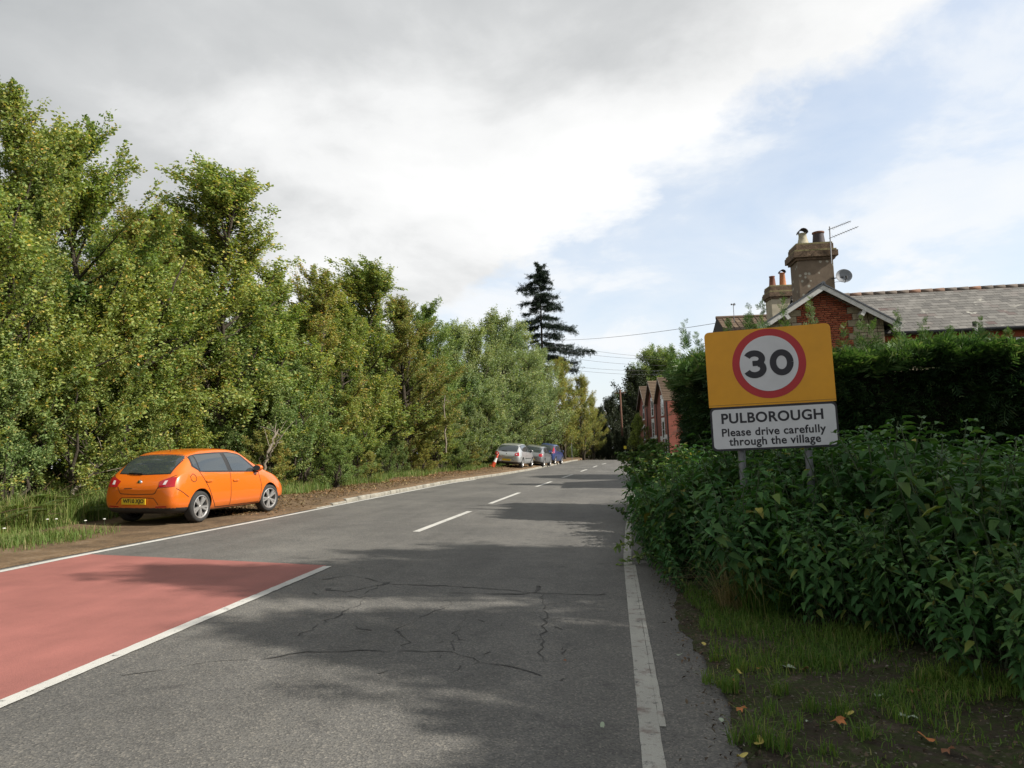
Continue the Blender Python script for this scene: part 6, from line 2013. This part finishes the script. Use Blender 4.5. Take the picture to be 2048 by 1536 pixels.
bare('bare_trunk', 'bare grey leaning trunk rising behind the orange car bonnet', [(526, 952, 21.0), (532, 915, 21.0), (545, 885, 21.2), (556, 858, 21.5)], .055)
bare('forked_stem', 'thin pale forked stem beside the bare grey trunk', [(534, 920, 20.9), (550, 890, 20.8), (566, 868, 20.8)], .03)
bare('dead_sapling', 'dead pale upright sapling at the belt edge near the silver car', [(892, 905, 35), (891, 870, 35), (889, 830, 35.2), (890, 790, 35.4)], .05)
# bracken fronds at the left
def bracken(x, y, seed, h):
    rg = np.random.default_rng(seed)
    g = ground_z(x, y)
    Vs = []; root = empty('bracken_plant', (x, y, g)); tag(root, 'green bracken fern arching over the grass behind the orange car', 'fern', 'bracken ferns on the left bank')
    sp = []; sr = []; sn = []
    for k in range(6):
        az = rg.random() * 6.28
        Q = bez(np.zeros(3), np.array([math.cos(az) * .35, math.sin(az) * .35, 1]), h * rg.uniform(.8, 1.2), np.array([math.cos(az) * 1.3, math.sin(az) * 1.3, -1.0]), 10)
        sp.append(Q); sr.append(np.linspace(.006, .002, 11)); sn.append(4)
        for j in range(22):
            t = .3 + .7 * j / 22; f = t * 9.99; i = int(f); b = Q[i] + (Q[i + 1] - Q[i]) * (f - i); td = unit(Q[i + 1] - Q[i])
            sdv = unit(np.cross(td, np.array([0, 0, 1.0])))
            for sd in (-1, 1):
                L = .34 * h * (1.05 - t) + .03; dd = unit(sdv * sd + td * .4 + np.array([0, 0, -.12])); m = max(3, int(L / .03))
                tt = (np.arange(m) + .5) / m
                c = b + dd * (L * tt)[:, None]; pw = unit(np.cross(dd, np.cross(sdv, td)))
                lw = .09 * h * (1.1 - tt)[:, None]
                Vs.append(np.stack([c - dd * .012, c + pw * lw * .5, c + dd * .012, c - pw * lw * .5], 1).reshape(-1, 3))
    wv, wf = tubes_np(sp, sr, sn); link('stem', mesh_np('stem', wv, wf), root, 'nettle_stem')
    V = np.concatenate(Vs); link('fronds', mesh_np('fronds', V, np.arange(len(V)).reshape(-1, 4)), root, 'bracken')
for i, (x, y, h) in enumerate(((-10.9, 12.2, 1.15), (-11.4, 13.4, 1.2), (-10.6, 11.2, .9), (-10.9, 14.6, .95), (-10.6, 13.3, .7))): bracken(x, y, 400 + i, h)
# white flower heads in the near grass
rg = np.random.default_rng(77)
LFL = 'small white flower head in the grass left of the orange car'
mb = MB(); mb.lathe([(.001, .012), (.018, .008), (.026, 0), (.001, -.006)], 8); fl_me = mb.mesh('petals'); fl_me.materials.append(MT['flower'])
mb = MB(); mb.tube([(0, 0, -.42), (0, 0, 0)], .003, 4); fs_me = mb.mesh('stalk'); fs_me.materials.append(MT['nettle_stem'])
for i in range(9):
    y = 9.6 + 3.2 * rg.random(); x = -9.0 - 2.0 * rg.random()
    f = empty('white_flower', (x, y, ground_z(x, y) + .20)); tag(f, LFL, 'flower', 'white flowers on the left bank')
    link('petals', fl_me, f); link('stalk', fs_me, f)

# ================================================================== small roadside things
MT['bin_green'] = plain('dark_green_bin', (0.020, 0.045, 0.040), 0.5, var=0.15)
MT['bin_lid'] = plain('grey_green_bin_lid', (0.10, 0.14, 0.13), 0.45, var=0.1)
MT['cone_red'] = plain('orange_red_cone', (0.55, 0.055, 0.02), 0.5)
MT['cone_white'] = plain('white_cone_band', (0.75, 0.75, 0.74), 0.5)
MT['pole_wood'] = plain('brown_pole_wood', (0.115, 0.055, 0.035), 0.9, var=0.3)
MT['cable'] = plain('dark_cable', (0.05, 0.05, 0.055), 0.7)
MT['yellow_panel'] = plain('yellow_panel', (0.75, 0.62, 0.03), 0.5)


def wheelie(px, py, d, label, rot):
    p = unproj(px, py, d); gz_ = base_z(p.x, p.y) + .02
    b = empty('wheelie_bin', (p.x, p.y, gz_), rot); tag(b, label, 'bin', 'wheelie bins by the driveway')
    mb = MB(); mb.add([(-.23, -.27, .05), (.23, -.27, .05), (.23, .22, .05), (-.23, .22, .05), (-.29, -.34, .95), (.29, -.34, .95), (.29, .32, .95), (-.29, .32, .95)],
                      [(0, 3, 2, 1), (4, 5, 6, 7), (0, 1, 5, 4), (1, 2, 6, 5), (2, 3, 7, 6), (3, 0, 4, 7)]); mb.build('tub', 'bin_green', b, False, .02)
    mb = MB(); mb.add([(-.31, -.37, .952), (.31, -.37, .952), (.31, .36, .952), (-.31, .36, .952), (-.27, -.33, 1.02), (.27, -.33, 1.02), (.25, .30, 1.07), (-.25, .30, 1.07)],
                      [(0, 3, 2, 1), (4, 5, 6, 7), (0, 1, 5, 4), (1, 2, 6, 5), (2, 3, 7, 6), (3, 0, 4, 7)]); mb.build('lid', 'bin_lid', b, False, .015)
    mb = MB(); mb.tube([(-.25, .40, .93), (.25, .40, .93)], .02, 8); mb.tube([(-.22, .33, .9), (-.22, .40, .93)], .02, 6); mb.tube([(.22, .33, .9), (.22, .40, .93)], .02, 6); mb.build('handle', 'bin_green', b)
    for s in (-1, 1):
        mb = MB(); mb.lathe([(.001, -.025), (.1, -.025), (.1, .025), (.001, .025)], 14, 'x', (s * .24, .27, .1)); mb.build('wheel', 'rubber', b)


wheelie(1347, 905, 33, 'dark green wheelie bin with paler lid at the end of the hedge', R_(10))
wheelie(1352, 905, 38, 'second wheelie bin half hidden behind the pale-lidded one', R_(-8))

cp = unproj(984, 912, 43.9)
cg = ground_z(cp.x, cp.y)
cone = empty('traffic_cone', (cp.x, cp.y, cg + .03)); cone.rotation_euler = (R_(-4), R_(27), 0)
tag(cone, 'red and white traffic cone leaning beside the silver car', 'traffic cone')
mb = MB(); mb.box(-.20, .20, -.20, .20, 0, .04); mb.build('base', 'cone_red', cone, False, .01)
for z0, z1, mt in ((.04, .33, 'cone_red'), (.33, .60, 'cone_white'), (.60, .86, 'cone_red')):
    r = lambda z: .15 - .125 * z / .86
    mb = MB(); mb.lathe([(r(z0), z0 + .001), (r(z1), z1), (.001, z1)] if z1 > .8 else [(r(z0), z0 + .001), (r(z1), z1)], 16); mb.build('cone_band', mt, cone, True)

pp = unproj(1246, 900, 100)
pg = base_z(pp.x, pp.y)
pole = empty('telegraph_pole', (pp.x, pp.y, pg)); tag(pole, 'brown wooden telegraph pole against the dark trees', 'telegraph pole')
ptop = unproj(1244, 778, 100)
mb = MB(); mb.tube([(0, 0, -.5), (0, 0, ptop.z - pg)], [.17, .12], 10); mb.build('shaft', 'pole_wood', pole, True)
mb = MB(); mb.box(-.75, .75, -.06, .06, ptop.z - pg - .55, ptop.z - pg - .43); mb.build('crossarm', 'pole_wood', pole)
mb = MB(); mb.tube([(-.6, 0, ptop.z - pg - .43), (-.6, 0, ptop.z - pg - .28)], .04, 6); mb.build('insulator', 'pot_cream', pole)
mb = MB(); mb.tube([(.6, 0, ptop.z - pg - .43), (.6, 0, ptop.z - pg - .28)], .04, 6); mb.build('insulator', 'pot_cream', pole)


def wire(pa, pb, sag, r, label):
    a = Vector(pa); b = Vector(pb)
    pts = [a.lerp(b, t) - Vector((0, 0, sag * 4 * t * (1 - t))) for t in np.linspace(0, 1, 14)]
    mb = MB(); mb.tube(pts, r, 4); o = mb.build('overhead_cable', 'cable', None)
    tag(o, label, 'cable', 'overhead cables')


lab = 'thin overhead cable in the bundle crossing between roadside trees and terrace'
for i, (y0, y1) in enumerate(((693, 712), (704, 716), (716, 728), (733, 738), (740, 746))):
    wire(unproj(1120, y0 - 3, 82), unproj(1330, y1 + 3, 90 + i), .25, .014, lab)
wire(unproj(1090, 680, 74), unproj(1452, 643, 36), .3, .012, 'single overhead cable rising from the spruce to the cottage roof')

sp0 = unproj(1251, 912, 88); sg0 = base_z(sp0.x, sp0.y)
ys = empty('small_yellow_sign', (sp0.x, sp0.y, sg0)); tag(ys, 'tiny yellow sign on a post in the dark gap beyond the bend', 'road sign')
mb = MB(); mb.tube([(0, 0, -.2), (0, 0, 1.75)], .035, 6); mb.build('post', 'steel', ys)
mb = MB(); mb.box(-.16, .16, -.05, -.04, 1.35, 1.72); mb.build('panel', 'yellow_panel', ys)
sp0 = unproj(1144, 912, 74); sg0 = ground_z(sp0.x, sp0.y)
ys = empty('small_grey_sign', (sp0.x, sp0.y, sg0)); tag(ys, 'small dark sign seen from its back on a thin post beyond the blue car', 'road sign')
mb = MB(); mb.tube([(0, 0, -.2), (0, 0, 2.5)], .03, 6); mb.build('post', 'steel', ys)
mb = MB(); mb.box(-.25, .25, -.05, -.04, 2.1, 2.6); mb.build('panel', 'sign_back', ys)
